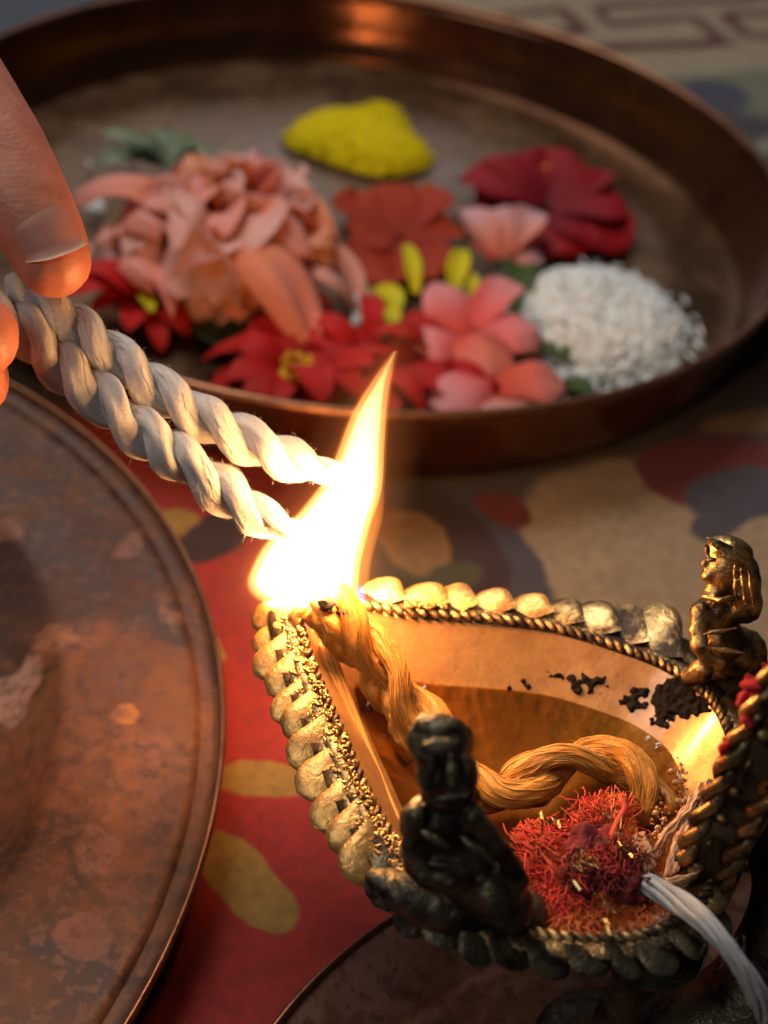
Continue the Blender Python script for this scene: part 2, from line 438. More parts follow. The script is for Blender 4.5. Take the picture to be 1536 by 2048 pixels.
tag(cl, 'red printed tablecloth with mustard motifs and pale beige panels under the plates', 'tablecloth', kind='structure')

# ------------------------------------------------------------------ copper dishes
TH = Vector((-.0285, .488, 0)); TR = .163
copper('copper_thali', [(.11, .055, .028), (.17, .09, .045), (.22, .13, .07), (.09, .04, .018)], rough=(.26, .48), metal=.8)
copper('copper_wall', [(.09, .034, .016), (.12, .045, .021), (.14, .056, .025), (.07, .026, .012)], rough=(.12, .24), metal=.72)
th = thing('copper_tray', TH, 'wide copper tray holding flowers and rice behind the flame', 'tray')
def dish(parent, c, RR, h, flare, mats, floor_profile=None, lip=.0022, wob=None, zf=.0022):
    rb = RR - flare
    fl = [(0.0005, .0022)] + (floor_profile or []) + [(rb - .006, zf), (rb - .003, zf + .0006)]
    fl = fl + [(rb - .003, .0010), (0.0005, .0005)]
    V, Fc = lathe(fl, c, 160); mk('floor', V, Fc, mats[0], parent)
    n = 8; pin, pout = [], []
    for i in range(n + 1):
        s = i / n; r = rb - .003 + .003 * min(1, s * 3) + flare * s ** 1.3
        z = zf - .0003 + (h - zf + .0003) * s
        pin.append((r, z)); pout.append((r + .0014 if i else r - .004, z if i else .0006))
    V, Fc = lathe(pin + pout[::-1] + [pin[0]], c, 160, wob); mk('wall', V, Fc, mats[1], parent)
    rr = pin[-1][0] + .0006
    V, Fc = lathe([(rr + lip * math.cos(a) * 1.0, h + .0004 + .0014 * math.sin(a)) for a in [2 * math.pi * k / 8 for k in range(9)]], c, 160, wob)
    mk('rim', V, Fc, mats[2], parent)
copper('copper_rim', [(.20, .09, .045), (.27, .12, .06), (.30, .14, .07), (.14, .06, .03)], rough=(.3, .45), metal=.85)
dish(th, TH, TR, .032, .006, [MAT['copper_thali'], MAT['copper_wall'], MAT['copper_rim']], [(.09, .0022), (.12, .0026), (.123, .0030), (.128, .0030), (.131, .0024)], lip=.0015)

LP = Vector((-.1978, .1902, 0)); LR = .169
def mark(px, py, rx, ry, rot, cc, a, c):
    p = PZ(px, py, .004) - c; return (p.x, p.y, rx, ry, rot, cc, a)
pinkm, orm, dkm = (.22, .095, .062), (.27, .095, .03), (.04, .018, .013)
mk_left = [mark(180, 1480, .026, .034, .2, orm, .55, LP), mark(330, 1620, .012, .045, .1, orm, .45, LP), mark(130, 1180, .036, .022, .3, dkm, .6, LP), mark(310, 1400, .016, .020, .4, dkm, .35, LP),
           mark(188, 1757, .0052, .0068, .5, pinkm, .75, LP), mark(175, 1915, .0065, .0048, .4, pinkm, .6, LP), mark(20, 1100, .004, .003, 0, pinkm, .7, LP), mark(265, 1140, .0024, .0065, -.3, pinkm, .6, LP),
           mark(338, 1275, .003, .003, 0, pinkm, .55, LP), mark(250, 1475, .0042, .0042, 0, (.50, .20, .05), .7, LP), mark(165, 1610, .0016, .001, 0, pinkm, .8, LP), mark(220, 1612, .0018, .0014, 0, pinkm, .8, LP), mark(215, 1680, .0014, .0022, 0, pinkm, .7, LP), mark(165, 1650, .001, .0016, 0, pinkm, .8, LP), mark(225, 1640, .0026, .0014, .2, pinkm, .6, LP),
           mark(110, 1310, .007, .004, 0, (.34, .15, .08), .6, LP), mark(30, 1380, .006, .010, 0, (.45, .27, .20), .8, LP)]
copper('copper_worn', [(.030, .014, .010), (.060, .026, .015), (.105, .042, .020), (.16, .066, .032)], mk_left, rough=(.5, .72), metal=.25, scale=70, brk=True)
lpl = thing('copper_plate', LP, 'stained copper plate with a sunken middle beside the lit wick, at lower left', 'plate')
dish(lpl, LP, LR, .0139, .0018, [MAT['copper_worn'], MAT['copper_worn'], MAT['copper_rim']],
     [(.085, .0008), (.112, .0010), (.121, .0014), (.1305, .0112), (.134, .0124), (.150, .0124)], lip=.0007, zf=.0124)

BP = Vector((.0828, .1009, 0)); BR = .100
copper('copper_under', [(.15, .065, .036), (.24, .10, .055), (.36, .18, .13), (.10, .042, .024)], rough=(.38, .55), metal=.35, scale=60)
bpl = thing('copper_plate', BP, 'dark copper plate standing underneath the brass oil lamp', 'plate')
dish(bpl, BP, BR, .012, .012, [MAT['copper_under'], MAT['copper_under'], MAT['copper_rim']], lip=.0008)

# ------------------------------------------------------------------ brass oil lamp
ZR = .065
SP = PZ(655, 1205, ZR)
LB = PZ(1262, 1980, .03); LB = Vector((LB.x, LB.y, .0035))
lampo = thing('oil_lamp', LB, 'leaf shaped brass oil lamp with scalloped petal rim and kneeling figures', 'oil lamp')
inner_px = [(612, 1232), (618, 1290), (650, 1380), (692, 1475), (740, 1585), (800, 1690), (880, 1780), (1000, 1845), (1140, 1872), (1280, 1866), (1385, 1808), (1440, 1700), (1465, 1550), (1425, 1420), (1330, 1344), (1205, 1296), (1100, 1266), (1000, 1252), (900, 1244), (800, 1236), (715, 1222)]
IN = spline([PZ(x, y, ZR) for x, y in inner_px], 120, True)
CEN = PZ(1140, 1600, ZR)
NR = len(IN)
nrm = []
for i in range(NR):
    d = (IN[(i + 1) % NR] - IN[i - 1]).normalized(); n = Vector((d.y, -d.x, 0))
    if n.dot(IN[i] - CEN) < 0: n = -n
    nrm.append(n)
for _ in range(3): nrm = [(nrm[i - 1] + nrm[i] * 2 + nrm[(i + 1) % NR]).normalized() for i in range(NR)]
DEP = .019
def bowl_ring(s, dz=0, out=0):
    return [CEN + (p - CEN) * s + nrm[i] * out * s + Vector((0, 0, -DEP * (1 - s ** 2.4) + dz)) for i, p in enumerate(IN)]
def loft(rings, V=None, Fc=None, close_last=True):
    V = [] if V is None else V; Fc = [] if Fc is None else Fc; b = len(V); n = len(rings[0])
    for r in rings: V += r
    for k in range(len(rings) - 1):
        for i in range(n):
            j = (i + 1) % n; Fc.append((b + k * n + i, b + k * n + j, b + (k + 1) * n + j, b + (k + 1) * n + i))
    if close_last: Fc.append(tuple(b + (len(rings) - 1) * n + i for i in range(n)))
    return V, Fc
ss = [1, .97, .93, .88, .82, .75, .66, .55, .42, .28, .12]
V, Fc = loft([bowl_ring(s) for s in ss]); bowl = mk('bowl', V, Fc, MAT['brass_inside'], lampo)
V, Fc = loft([bowl_ring(1.0, -.0024, .0045)] + [bowl_ring(s, -.0034, .002) for s in ss]); mk('bowl_shell', V, Fc, MAT['brass_dark'], lampo)
# flange between the bowl and the petals
def fw(i):
    p = IN[i]; t_ = (p - CEN); left = max(0, -nrm[i].x)
    px_, py_ = proj(p)
    far = max(0, min(1, (px_ - 1120) / 200)) if py_ < 1480 else 0
    return .0048 + .0026 * left + .0065 * far
rA = IN; rB = [IN[i] + nrm[i] * fw(i) * .5 + Vector((0, 0, .0012)) for i in range(NR)]; rC = [IN[i] + nrm[i] * fw(i) + Vector((0, 0, .0006)) for i in range(NR)]
rD = [p + Vector((0, 0, -.0022)) for p in rC]; rE = [IN[i] + nrm[i] * .0035 + Vector((0, 0, -.0026)) for i in range(NR)]
V, Fc = loft([rA, rB, rC, rD, rE], close_last=False); mk('flange', V, Fc, MAT['brass_worn'], lampo)
# overlapping petals round the rim, each a solid lobe
pv, pf = [], []
nu, nv = 12, 12
for side in (1, -1):
    for i in range(nu + 1):
        u = i / nu
        wd = (1 if u < .55 else math.sqrt(max(0, 1 - ((u - .55) / .45) ** 2))) * (1.05 - .05 * min(1, u * 2))
        for j in range(nv + 1):
            v = -1 + 2 * j / nv
            dome = math.sqrt(max(0, 1 - v * v)) * math.sqrt(max(0.0, 1 - max(0, (u - .5) / .5) ** 2.2))
            dome *= math.sqrt(min(1, u * 2.2)); z = (.30 * dome if side > 0 else -.34 * dome) - .16 * u * u
            pv.append(Vector((u * .009, v * .5 * wd * .008, z * .0055)))
for sd in range(2):
    b = sd * (nu + 1) * (nv + 1)
    for i in range(nu):
        for j in range(nv):
            q = (b + i * (nv + 1) + j, b + i * (nv + 1) + j + 1, b + (i + 1) * (nv + 1) + j + 1, b + (i + 1) * (nv + 1) + j)
            pf.append(q if sd else q[::-1])
_b = (nu + 1) * (nv + 1)
for j in range(nv): pf.append((j, j + 1, _b + j + 1, _b + j))
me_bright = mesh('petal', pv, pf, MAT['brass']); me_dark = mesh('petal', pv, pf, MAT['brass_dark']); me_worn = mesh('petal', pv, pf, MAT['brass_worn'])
arc = [0]
for i in range(NR): arc.append(arc[-1] + (rC[(i + 1) % NR] - rC[i]).length)
def at_arc(d):
    d %= arc[-1]
    for i in range(NR):
        if arc[i + 1] >= d:
            f = (d - arc[i]) / max(1e-9, arc[i + 1] - arc[i]); j = (i + 1) % NR
            return IN[i].lerp(IN[j], f), nrm[i].lerp(nrm[j], f).normalized(), i, fw(i) * (1 - f) + fw(j) * f
    return IN[0], nrm[0], 0, fw(0)
d = .0035
rp_ = random.Random(3)
while d < arc[-1] - .003:
    p, n, i, f_ = at_arc(d); px, py = proj(p)
    tang = Vector((-n.y, n.x, 0))
    left = max(0, -n.x)
    if px > 1330 and 1330 < py < 1800: d += .008; continue
    far = py < 1420 and px > 700; front = py > 1690
    s0 = .0020; ln = (f_ - s0 + (.0042 if far else .0036 + .0014 * left)) * rp_.uniform(.92, 1.10); wd = (.0088 if far else .0069) + rp_.uniform(-.0009, .0009)
    sk = n + tang * rp_.uniform(.20, .45)
    if px < 760: me_ = me_bright  # flame light put into tone: brighter brass beside it, dark tarnished at shaded front
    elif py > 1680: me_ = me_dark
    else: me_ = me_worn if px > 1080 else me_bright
    up_ = Vector((0, 0, 1)) + n * (-.30 if far else .05 + .20 * left) + tang * rp_.uniform(.2, .5)
    x_ = (sk - up_.normalized() * sk.dot(up_.normalized())).normalized()
    if (px < 720 and py < 1236): d += .004; continue
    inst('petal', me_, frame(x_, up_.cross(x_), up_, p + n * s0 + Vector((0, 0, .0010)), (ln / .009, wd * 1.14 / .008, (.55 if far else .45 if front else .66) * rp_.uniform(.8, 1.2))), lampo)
    d += wd * .90
# raised band that the petals grow from
band = [IN[i] + nrm[i] * .0031 + Vector((0, 0, .0010)) for i in range(NR)]
V, Fc = [], []
rb_ = [[band[i] + nrm[i] * math.cos(a) * .0017 + Vector((0, 0, math.sin(a) * (.0004 + .0006 * max(0, -nrm[i].x)))) for i in range(NR)] for a in [2 * math.pi * k / 8 for k in range(9)]]
loft(rb_, V, Fc, False); rim_band = mk('rim_band', V, Fc, MAT['brass_worn'], lampo)
# twisted cord that borders the bowl
bv, bf = sphere_vf(6, 8)
bead_me = mesh('cord_twist', [v * .002 for v in bv], bf, MAT['brass_worn'])
d = 0
while d < arc[-1] - .001:
    p, n, i, f_ = at_arc(d); px, py = proj(p); tang = Vector((-n.y, n.x, 0))
    if not (px < 720 and py < 1240):
        x_ = (tang + n * .9).normalized()
        inst('cord_twist', bead_me, frame(x_, Vector((0, 0, 1)).cross(x_), (0, 0, 1), p + n * .0010 + Vector((0, 0, .0010)), (.92, .40, .46)), rim_band)
    d += .0023
# fine scrollwork between cord and petals on the near side
V, Fc = [], []
rr = random.Random(11)
for k in range(1100):
    dd = rr.uniform(0, arc[-1]); p, n, i, f_ = at_arc(dd); px, py = proj(p)
    if not (px < 900 and py > 1236): continue
    q = p + n * rr.uniform(.0012, .0054) + Vector((0, 0, .0026)); a0 = rr.uniform(0, 6.28); r0 = rr.uniform(.0004, .0009)
    q.z -= .0012 * max(0, ((q - p).length - .0028) / .002)
    path = [q + Vector((math.cos(a0 + s_ * .7) * r0 * (1 - s_ * .08), math.sin(a0 + s_ * .7) * r0 * (1 - s_ * .08), .0002 * math.sin(s_))) for s_ in range(8)]
    tube(path, .00028, 5, None, V, Fc)
fo = mk('filigree', V, Fc, MAT['brass'], rim_band); fo['kind'] = 'stuff'
# spout lip that carries the wick
V, Fc, uv = tube(spline([PZ(598, 1250, ZR + .001), PZ(590, 1236, ZR + .002), PZ(604, 1222, ZR + .003), PZ(630, 1220, ZR + .002)], 14), lambda t_: .0017, 8)
mk('spout_lip', V, Fc, MAT['brass'], lampo)
# stem, knop and foot
ax = Vector((LB.x, LB.y, 0))
prof = [(.0005, .0036), (.0150, .0036), (.0152, .0055), (.012, .0075), (.0075, .0105), (.0054, .016), (.0046, .024), (.0046, .034), (.0060, .040), (.009, .044), (.010, .047), (.0005, .0475)]
V, Fc = lathe(prof, ax, 40); st = mk('stem', V, Fc, MAT['brass_dark'], lampo)
# soot crust on the inside of the bowl
bt = bvh(bowl); V, Fc = [], []
rr = random.Random(5)
def crust(px, py, sx, sy, n, size):
    for k in range(n):
        h = hit(bt, px + rr.gauss(0, sx), py + rr.gauss(0, sy))
        if h[0] is None: continue
        s = size * .75 * rr.uniform(.5, 1.2); nn = h[1]; x_ = nn.orthogonal().normalized()
        add_ball(V, Fc, frame(x_, nn.cross(x_), nn, h[0] + nn * s * .1, (s * 1.2, s, s * .42)), 5, 7)
crust(1165, 1365, 20, 8, 26, .0011); crust(1110, 1352, 12, 3, 10, .0007); crust(1048, 1372, 8, 4, 8, .0008)
crust(1275, 1395, 14, 10, 18, .0011); crust(1250, 1408, 9, 4, 8, .0009); crust(1335, 1400, 20, 18, 44, .0014); crust(1370, 1380, 22, 16, 40, .0015); crust(1325, 1435, 10, 8, 14, .0011); crust(1390, 1410, 20, 20, 24, .0014)
so = fuse('soot_crust', V, Fc, .00035, 1, MAT['soot'], lampo, noise_amp=.0005, noise_scale=900); so['label'] = 'black soot crust on the inner wall of the bowl'

# kneeling figures cast on to the lamp, front one seen from behind in shadow
def figure(spec, chains, voxel, sm, mat, label, detail=()):
    V, Fc = [], []
    for (px, py, d_, rx, ry, rz, rot) in list(spec) + list(detail):
        k = d_ / FPX; a = R(rot)
        X = CR * math.cos(a) - CU * math.sin(a); Y = CR * math.sin(a) + CU * math.cos(a)
        add_ball(V, Fc, frame(X, Y, X.cross(Y), PD(px, py, d_), (rx * k, ry * k, rz * k)), 10, 14)
    for ch in chains:
        pts = [(PD(px, py, d_), r * d_ / FPX) for px, py, d_, r in ch]
        for (p, r0), (q, r1) in zip(pts, pts[1:]):
            n = max(2, int((q - p).length / (min(r0, r1) * .35)))
            for i in range(n + 1):
                f = i / n; r = r0 + (r1 - r0) * f
                add_ball(V, Fc, Matrix.Translation(p.lerp(q, f)) @ Matrix.Scale(r, 4), 6, 9)
    o = fuse('kneeling_figure', V, Fc, voxel, sm, mat, lampo, noise_amp=.00025, noise_scale=520); o['label'] = label; return o
figure([(882, 1494, .222, 62, 54, 56, 0), (880, 1454, .222, 56, 28, 48, 8), (830, 1478, .222, 16, 30, 18, 0), (932, 1484, .223, 18, 34, 20, 0),
        (894, 1545, .224, 66, 60, 56, 0), (900, 1588, .226, 62, 38, 52, 0), (880, 1645, .229, 84, 62, 64, 0), (895, 1705, .232, 96, 85, 68, 0),
        (965, 1750, .235, 98, 80, 62, 30), (1012, 1805, .237, 54, 68, 54, -15), (880, 1805, .239, 120, 62, 62, 15), (800, 1775, .241, 76, 32, 46, 20), (980, 1858, .242, 112, 40, 60, 8), (1050, 1835, .243, 50, 56, 60, 0)],
       [[(832, 1628, .2235, 22), (822, 1690, .2255, 20), (850, 1750, .226, 19), (900, 1765, .226, 17)], [(948, 1632, .2235, 24), (1002, 1700, .227, 22), (1040, 1762, .232, 20)]],
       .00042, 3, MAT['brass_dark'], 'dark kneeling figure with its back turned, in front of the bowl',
       [(880, 1494, .2130, 44, 20, 8, -5), (862, 1545, .2165, 12, 42, 8, 4), (905, 1550, .2160, 14, 46, 8, -6), (938, 1550, .2185, 12, 42, 8, -10), (908, 1596, .2190, 48, 10, 8, -6), (985, 1795, .228, 32, 44, 20, -20), (870, 1680, .221, 40, 12, 8, 30), (955, 1700, .2225, 52, 10, 8, 40), (900, 1735, .222, 50, 9, 8, 12)])
figure([(1448, 1138, .279, 42, 48, 42, 0), (1458, 1102, .279, 50, 32, 42, 14), (1484, 1160, .280, 38, 66, 40, -6), (1492, 1205, .281, 34, 44, 36, 0), (1409, 1124, .2775, 6, 12, 9, 20), (1416, 1150, .278, 16, 14, 20, 0), (1430, 1180, .279, 22, 22, 24, 0),
        (1436, 1226, .283, 52, 40, 40, 0), (1440, 1280, .286, 52, 52, 42, 0), (1474, 1305, .289, 62, 54, 48, 0), (1430, 1345, .292, 76, 30, 46, 0), (1500, 1345, .292, 44, 44, 40, 0)],
       [[(1400, 1222, .281, 22), (1396, 1260, .280, 20), (1398, 1292, .279, 19), (1416, 1318, .279, 15), (1440, 1326, .279, 14)], [(1408, 1192, .2785, 7), (1440, 1200, .275, 7), (1474, 1196, .276, 7)], [(1404, 1340, .284, 26), (1380, 1352, .286, 18)]],
       .00042, 2, MAT['brass_worn'], 'kneeling figure with ridged headdress at the far end of the rim, lit by the flame',
       [(1440, 1086, .2725, 32, 5, 8, 22), (1456, 1102, .2715, 38, 5, 8, 22), (1470, 1120, .2712, 38, 5, 8, 14), (1414, 1100, .2745, 8, 14, 9, 0), (1424, 1120, .2735, 12, 6, 8, 0), (1470, 1165, .2715, 4, 40, 6, -4), (1486, 1172, .2710, 4, 46, 6, -6), (1502, 1178, .2725, 4, 44, 6, -8), (1440, 1262, .2765, 40, 5, 6, -10), (1450, 1300, .277, 44, 6, 6, 8)])

# upright hood behind the bowl that serves as the handle, with beaded borders
HB = PZ(1478, 1665, ZR)
axd = (HB - SP); axd.z = 0; axd.normalize(); pd = Vector((-axd.y, axd.x, 0))      # axd away from the flame, pd to the far side
if pd.y < 0: pd = -pd
HC = HB + pd * .0165
def hood_pt(a, s=1):      # leaf outline, a from 0 (near base) round the top to 1 (far base)
    an = math.pi * a; hw, hh = .0310, .112
    x = -math.cos(an) * hw * (1 + .10 * math.sin(an) ** 2); z = (math.sin(an) ** .75) * hh * (1 - .0 * a)
    if a < .5: pass
    return HC + pd * x * s + Vector((0, 0, -.030 + z * s)) - axd * .003 + axd * (.004 * (z / hh))
NO = 48
outl = [hood_pt(k / NO) for k in range(NO + 1)]
V, Fc = [], []
for off in (-.0032, .0036):
    V += [p + axd * off for p in outl]
n1_ = NO + 1
Fc.append(tuple(range(n1_))); Fc.append(tuple(range(2 * n1_ - 1, n1_ - 1, -1)))
for k in range(NO): Fc.append((k, n1_ + k, n1_ + k + 1, k + 1))
Fc.append((NO, 2 * n1_ - 1, n1_, 0))
hood = mk('hood', V, Fc, MAT['brass_dark'], lampo, smooth=False)
fine = spline(outl, 150)
hb_me = mesh('bead', [v * .002 for v in bv], bf, MAT['brass_worn'])
def border(off, rs, rh_, turns, name):
    path = [p + axd * off for p in fine]; fr_ = frames(path)
    for k in range(2):
        c_ = [p + (a * math.cos(2 * math.pi * (turns * i / 149 + k / 2)) + b * math.sin(2 * math.pi * (turns * i / 149 + k / 2))) * rh_ for i, (p, (tt, a, b)) in enumerate(zip(path, fr_))]
        V, Fc, uv = tube(spline(c_, 420), lambda t_: rs * (1 + .25 * noise.noise(Vector((t_ * 60, k, off * 900)))), 10); mk(name, V, Fc, MAT['brass_worn'], hood)
border(-.0040, .00125, .00105, 19, 'border_cord'); border(.0038, .0011, .0009, 21, 'border_cord')
for k in range(4, 146, 4):
    p = fine[k]; o_ = (p - HC); o_.z *= .6; o_ -= axd * o_.dot(axd); o_.normalize()
    inst('bead', hb_me, frame(axd, o_, axd.cross(o_), p - axd * .0010 + o_ * .0004, (.5 + .2 * math.sin(k), .5, .55 + .2 * math.cos(k * 1.7))), hood)
# curved handle that carries the hood down to the foot
V, Fc, uv = tube(spline([HC + Vector((0, 0, .002)) + axd * .004, HC + Vector((.004, -.010, -.016)) + axd * .006, HC + Vector((.004, -.024, -.036)), HC + Vector((-.006, -.030, -.056))], 30), lambda t_: .0150 - .006 * math.sin(t_ * 3.1), 20)
mk('handle', V, Fc, MAT['brass_dark'], lampo)
# red powder dabbed on the hood
V, Fc = [], []
rr = random.Random(8)
for k0, n_ in ((52, 60), (44, 24), (38, 12)):
    for q in range(n_):
        p = fine[k0 + rr.randint(-3, 3)] + axd * rr.uniform(-.006, -.003) + Vector((rr.gauss(0, .0008), rr.gauss(0, .0008), rr.gauss(0, .0010)))
        add_ball(V, Fc, Matrix.Translation(p) @ Matrix.Scale(rr.uniform(.0005, .0011), 4), 4, 6)
kk = fuse('red_powder', V, Fc, .0004, 1, MAT['kumkum'], hood, noise_amp=.0004, noise_scale=900); kk['label'] = 'dab of red powder on the hood'
# back ribs of the hood, thin raised lines
for s_ in (.78, .55):
    path = [hood_pt(a / 30, s_) + axd * .0040 for a in range(2, 29)]
    V, Fc, uv = tube(path, .0007, 6); mk('rib', V, Fc, MAT['brass_worn'], hood)

# ------------------------------------------------------------------ oil
ZO = ZR - .0090
s_oil = (1 - .0090 / DEP) ** (1 / 2.4)
t = NT('oil'); tr = t.new('ShaderNodeBsdfTransparent'); tr.inputs[0].default_value = (1.0, .74, .38, 1)
gl = t.new('ShaderNodeBsdfGlossy'); gl.inputs['Roughness'].default_value = .03; gl.inputs[0].default_value = (1, 1, 1, 1)
fr = t.new('ShaderNodeFresnel'); fr.inputs[0].default_value = 1.47
bpn = t.bump(t.noise(t.coord(), 160, 2), .5, .0016); t.l(bpn, gl.inputs['Normal']); t.l(bpn, fr.inputs['Normal'])
mx = t.new('ShaderNodeMixShader'); t.l(fr.outputs[0], mx.inputs[0]); t.l(tr.outputs[0], mx.inputs[1]); t.l(gl.outputs[0], mx.inputs[2]); t.l(mx.outputs[0], t.out.inputs[0])
ring = [Vector((p.x, p.y, ZO)) for p in bowl_ring(s_oil + .012)]
V = []; Fc = []
lv = [1, .93, .8, .6, .4, .2]
for s in lv: V += [Vector((CEN.x, CEN.y, ZO)) + (p - Vector((CEN.x, CEN.y, ZO))) * s + Vector((0, 0, .0006 * max(0, s - .9) * 10)) for p in ring]
for k in range(len(lv) - 1):
    for i in range(NR):
        j = (i + 1) % NR; Fc.append((k * NR + i, k * NR + j, (k + 1) * NR + j, (k + 1) * NR + i))
Fc.append(tuple((len(lv) - 1) * NR + i for i in range(NR)))
oil = mk('lamp_oil', V, Fc, MAT['oil'], origin=Vector((CEN.x, CEN.y, ZO)))
tag(oil, 'glossy amber pool of oil filling the brass lamp bowl', 'oil')

# froth on the oil at the far right of the bowl
V, Fc = [], []; rr = random.Random(21)
for k in range(110):
    f = rr.random(); px = 1300 + 80 * f + rr.gauss(0, 14); py = 1690 - 170 * f + rr.gauss(0, 16)
    p = PZ(px, py, ZO + .0012); s = .00018 + .0006 * rr.random() ** 3
    add_ball(V, Fc, Matrix.Translation(p) @ Matrix.Scale(s, 4), 5, 8)
fo = mk('oil_froth', V, Fc, MAT['bubble']); tag(fo, 'glinting froth of tiny bubbles at the right edge of the oil', 'froth', kind='stuff')

# ------------------------------------------------------------------ twisted cotton
def strand_set(parent, path, rs, rh, turns, mat, plies=2, n=170, seg=36, lump=.16, fib=.03, ph0=0, name='strand', seed=0, surf=150, surf_r=.00014):
    P = spline(path, n); fr_ = frames(P); objs = []
    for k in range(plies):
        c_ = []
        for i, (p, (tt, a, b)) in enumerate(zip(P, fr_)):
            t_ = i / (n - 1); ph = ph0 + 2 * math.pi * (turns * t_ + .08 * noise.noise(Vector((t_ * 9, seed, 0))) + k / plies)
            r_ = rh(t_) if callable(rh) else rh
            c_.append(p + (a * math.cos(ph) + b * math.sin(ph)) * r_)
        def md(t_, an):
            return 1 + fib * math.sin(an * 11 + t_ * 70 + 3 * noise.noise(Vector((t_ * 12, an, seed)))) * (.6 + noise.noise(Vector((an * 2, t_ * 20, k)))) + lump * noise.noise(Vector((math.cos(an) * 1.2 + k * 7, math.sin(an) * 1.2 + seed, t_ * 16)))
        V, Fc, uv = tube(c_, rs, seg, md)
        rq = random.Random(seed * 31 + k); fr2 = frames(c_); nb = len(c_)
        for q in range(surf):
            i0 = rq.randrange(0, nb - 8); i1 = min(nb, i0 + rq.randint(10, 45)); an0 = rq.uniform(0, 6.283); tw = rq.uniform(.010, .030) * (1 if surf else 0); amp = rq.uniform(.0, .10)
            pp = []
            for i in range(i0, i1):
                tt, a, b = fr2[i]; t_ = i / (nb - 1); r_ = (rs(t_) if callable(rs) else rs); an = an0 + tw * (i - i0) + .25 * noise.noise(Vector((i * .12, q, k)))
                fl_ = math.sin(math.pi * (i - i0) / max(1, i1 - i0 - 1))
                pp.append(c_[i] + (a * math.cos(an) + b * math.sin(an)) * r_ * (md(t_, an) - .06 + (.075 + amp) * fl_))
            if len(pp) > 3: tube(pp, surf_r * rq.uniform(.5, 1.3), 4, None, V, Fc, uv)
        objs.append(mk(name, V, Fc, mat, parent, uvs=uv))
    return objs
def fuzz(parent, objs, n, ln, mat, seed=0, rad=.000024, tmin=0, name='fibres'):
    rr = random.Random(seed); V, Fc = [], []
    for o in objs:
        me = o.data; org = ORG[o.name]; nvx = len(me.vertices)
        for k in range(n):
            i = rr.randrange(int(nvx * tmin), nvx); v = me.vertices[i]; p = v.co + org; nn = v.normal
            d_ = (nn + Vector((rr.gauss(0, .6), rr.gauss(0, .6), rr.gauss(0, .6)))).normalized(); c_ = Vector((rr.gauss(0, 1), rr.gauss(0, 1), rr.gauss(0, 1))) * .5
            L = ln * rr.uniform(.3, 1.2)
            tube([p + d_ * L * s + c_ * L * s * s for s in (0, .35, .7, 1)], lambda t_: rad * (1 - .6 * t_), 3, None, V, Fc)
    o = mk(name, V, Fc, mat, parent); o['kind'] = 'stuff'; return o
def endtaper(t_, r, a=0.0, b=1.0, tip=.35):
    return r * (1 if t_ < b else 1 - (1 - tip) * ((t_ - b) / (1 - b)) ** 1.5) * (1 if t_ > a else .6 + .4 * t_ / a)

# the two wicks held in the hand
def cord_path(px, d0, d1):
    n = len(px) - 1; return [PD(x, y, d0 + (d1 - d0) * i / n) for i, (x, y) in enumerate(px)]
up_path = cord_path([(20, 560), (110, 622), (200, 690), (300, 768), (402, 834), (504, 886), (594, 926), (690, 952)], .280, .288)
lo_path = cord_path([(-20, 600), (40, 655), (100, 712), (200, 798), (296, 872), (386, 936), (444, 982), (510, 1030), (560, 1056), (640, 1078)], .276, .287)
wk1 = thing('cotton_wick', up_path[-1], 'upper twisted white cotton wick held in the fingers, its tip inside the flame', 'wick', 'twisted cotton wicks held over the lamp')
s1 = strand_set(wk1, up_path, lambda t_: endtaper(t_, .0027, .1, .82, .45), lambda t_: endtaper(t_, .0022, .1, .8, .3), 3.9, MAT['cotton'], seed=1, n=260, surf=110, surf_r=.00006, lump=.30, ph0=1.2)
fuzz(wk1, s1, 1300, .0009, MAT['cotton'], 3)
wk2 = thing('cotton_wick', lo_path[-1], 'lower twisted white cotton wick in the fingers, nearer the camera, with frayed pointed end', 'wick', 'twisted cotton wicks held over the lamp')
s2 = strand_set(wk2, lo_path, lambda t_: endtaper(t_, .0028, .1, .80, .34), lambda t_: endtaper(t_, .0022, .1, .72, .2), 4.1, MAT['cotton'], seed=4, n=260, surf=120, surf_r=.00006, lump=.30, ph0=.4)
fuzz(wk2, s2, 1400, .0010, MAT['cotton'], 4)

# wicks lying in the lamp
ZW = ZR + .003
main = [PZ(664, 1196, ZW + .004), PZ(700, 1240, ZW + .002), PZ(745, 1300, ZW - .001), PZ(800, 1375, ZW - .005), PZ(860, 1460, ZW - .009), PZ(920, 1545, ZO + .001), PZ(985, 1590, ZO - .001), PZ(1060, 1560, ZO + .001), PZ(1140, 1520, ZO + .0022), PZ(1220, 1520, ZO + .0018), PZ(1290, 1570, ZO), PZ(1320, 1640, ZO - .003)]
lw = thing('lamp_wick', main[5], 'long oil soaked twisted wick curling across the lamp bowl to the flame', 'wick')
o_ = strand_set(lw, main, lambda t_: .0024 * (1 if t_ > .12 else .8 + .2 * t_ / .12) * (1 + .15 * math.sin(t_ * 23)), .0023, 3.0, MAT['cotton_oiled_lit'], seed=9, n=230, seg=40, lump=.3, fib=.05, surf=420, surf_r=.00012)
fuzz(lw, o_, 500, .0011, MAT['cotton_oiled_lit'], 6)
sec = [PZ(628, 1212, ZW + .002), PZ(660, 1250, ZW), PZ(705, 1290, ZW - .003), PZ(742, 1318, ZW - .004), PZ(752, 1370, ZW - .007), PZ(800, 1440, ZO + .001), PZ(840, 1500, ZO - .001)]
lw2 = thing('lamp_wick', sec[3], 'short kinked wick with charred end beside the long wick in the spout', 'wick')
o_ = strand_set(lw2, sec, lambda t_: .0023 + .0006 * math.sin(t_ * 7), .0012, 1.6, MAT['cotton_oiled_lit'], seed=13, n=130, seg=36, lump=.3, fib=.05, surf=240, surf_r=.00012)
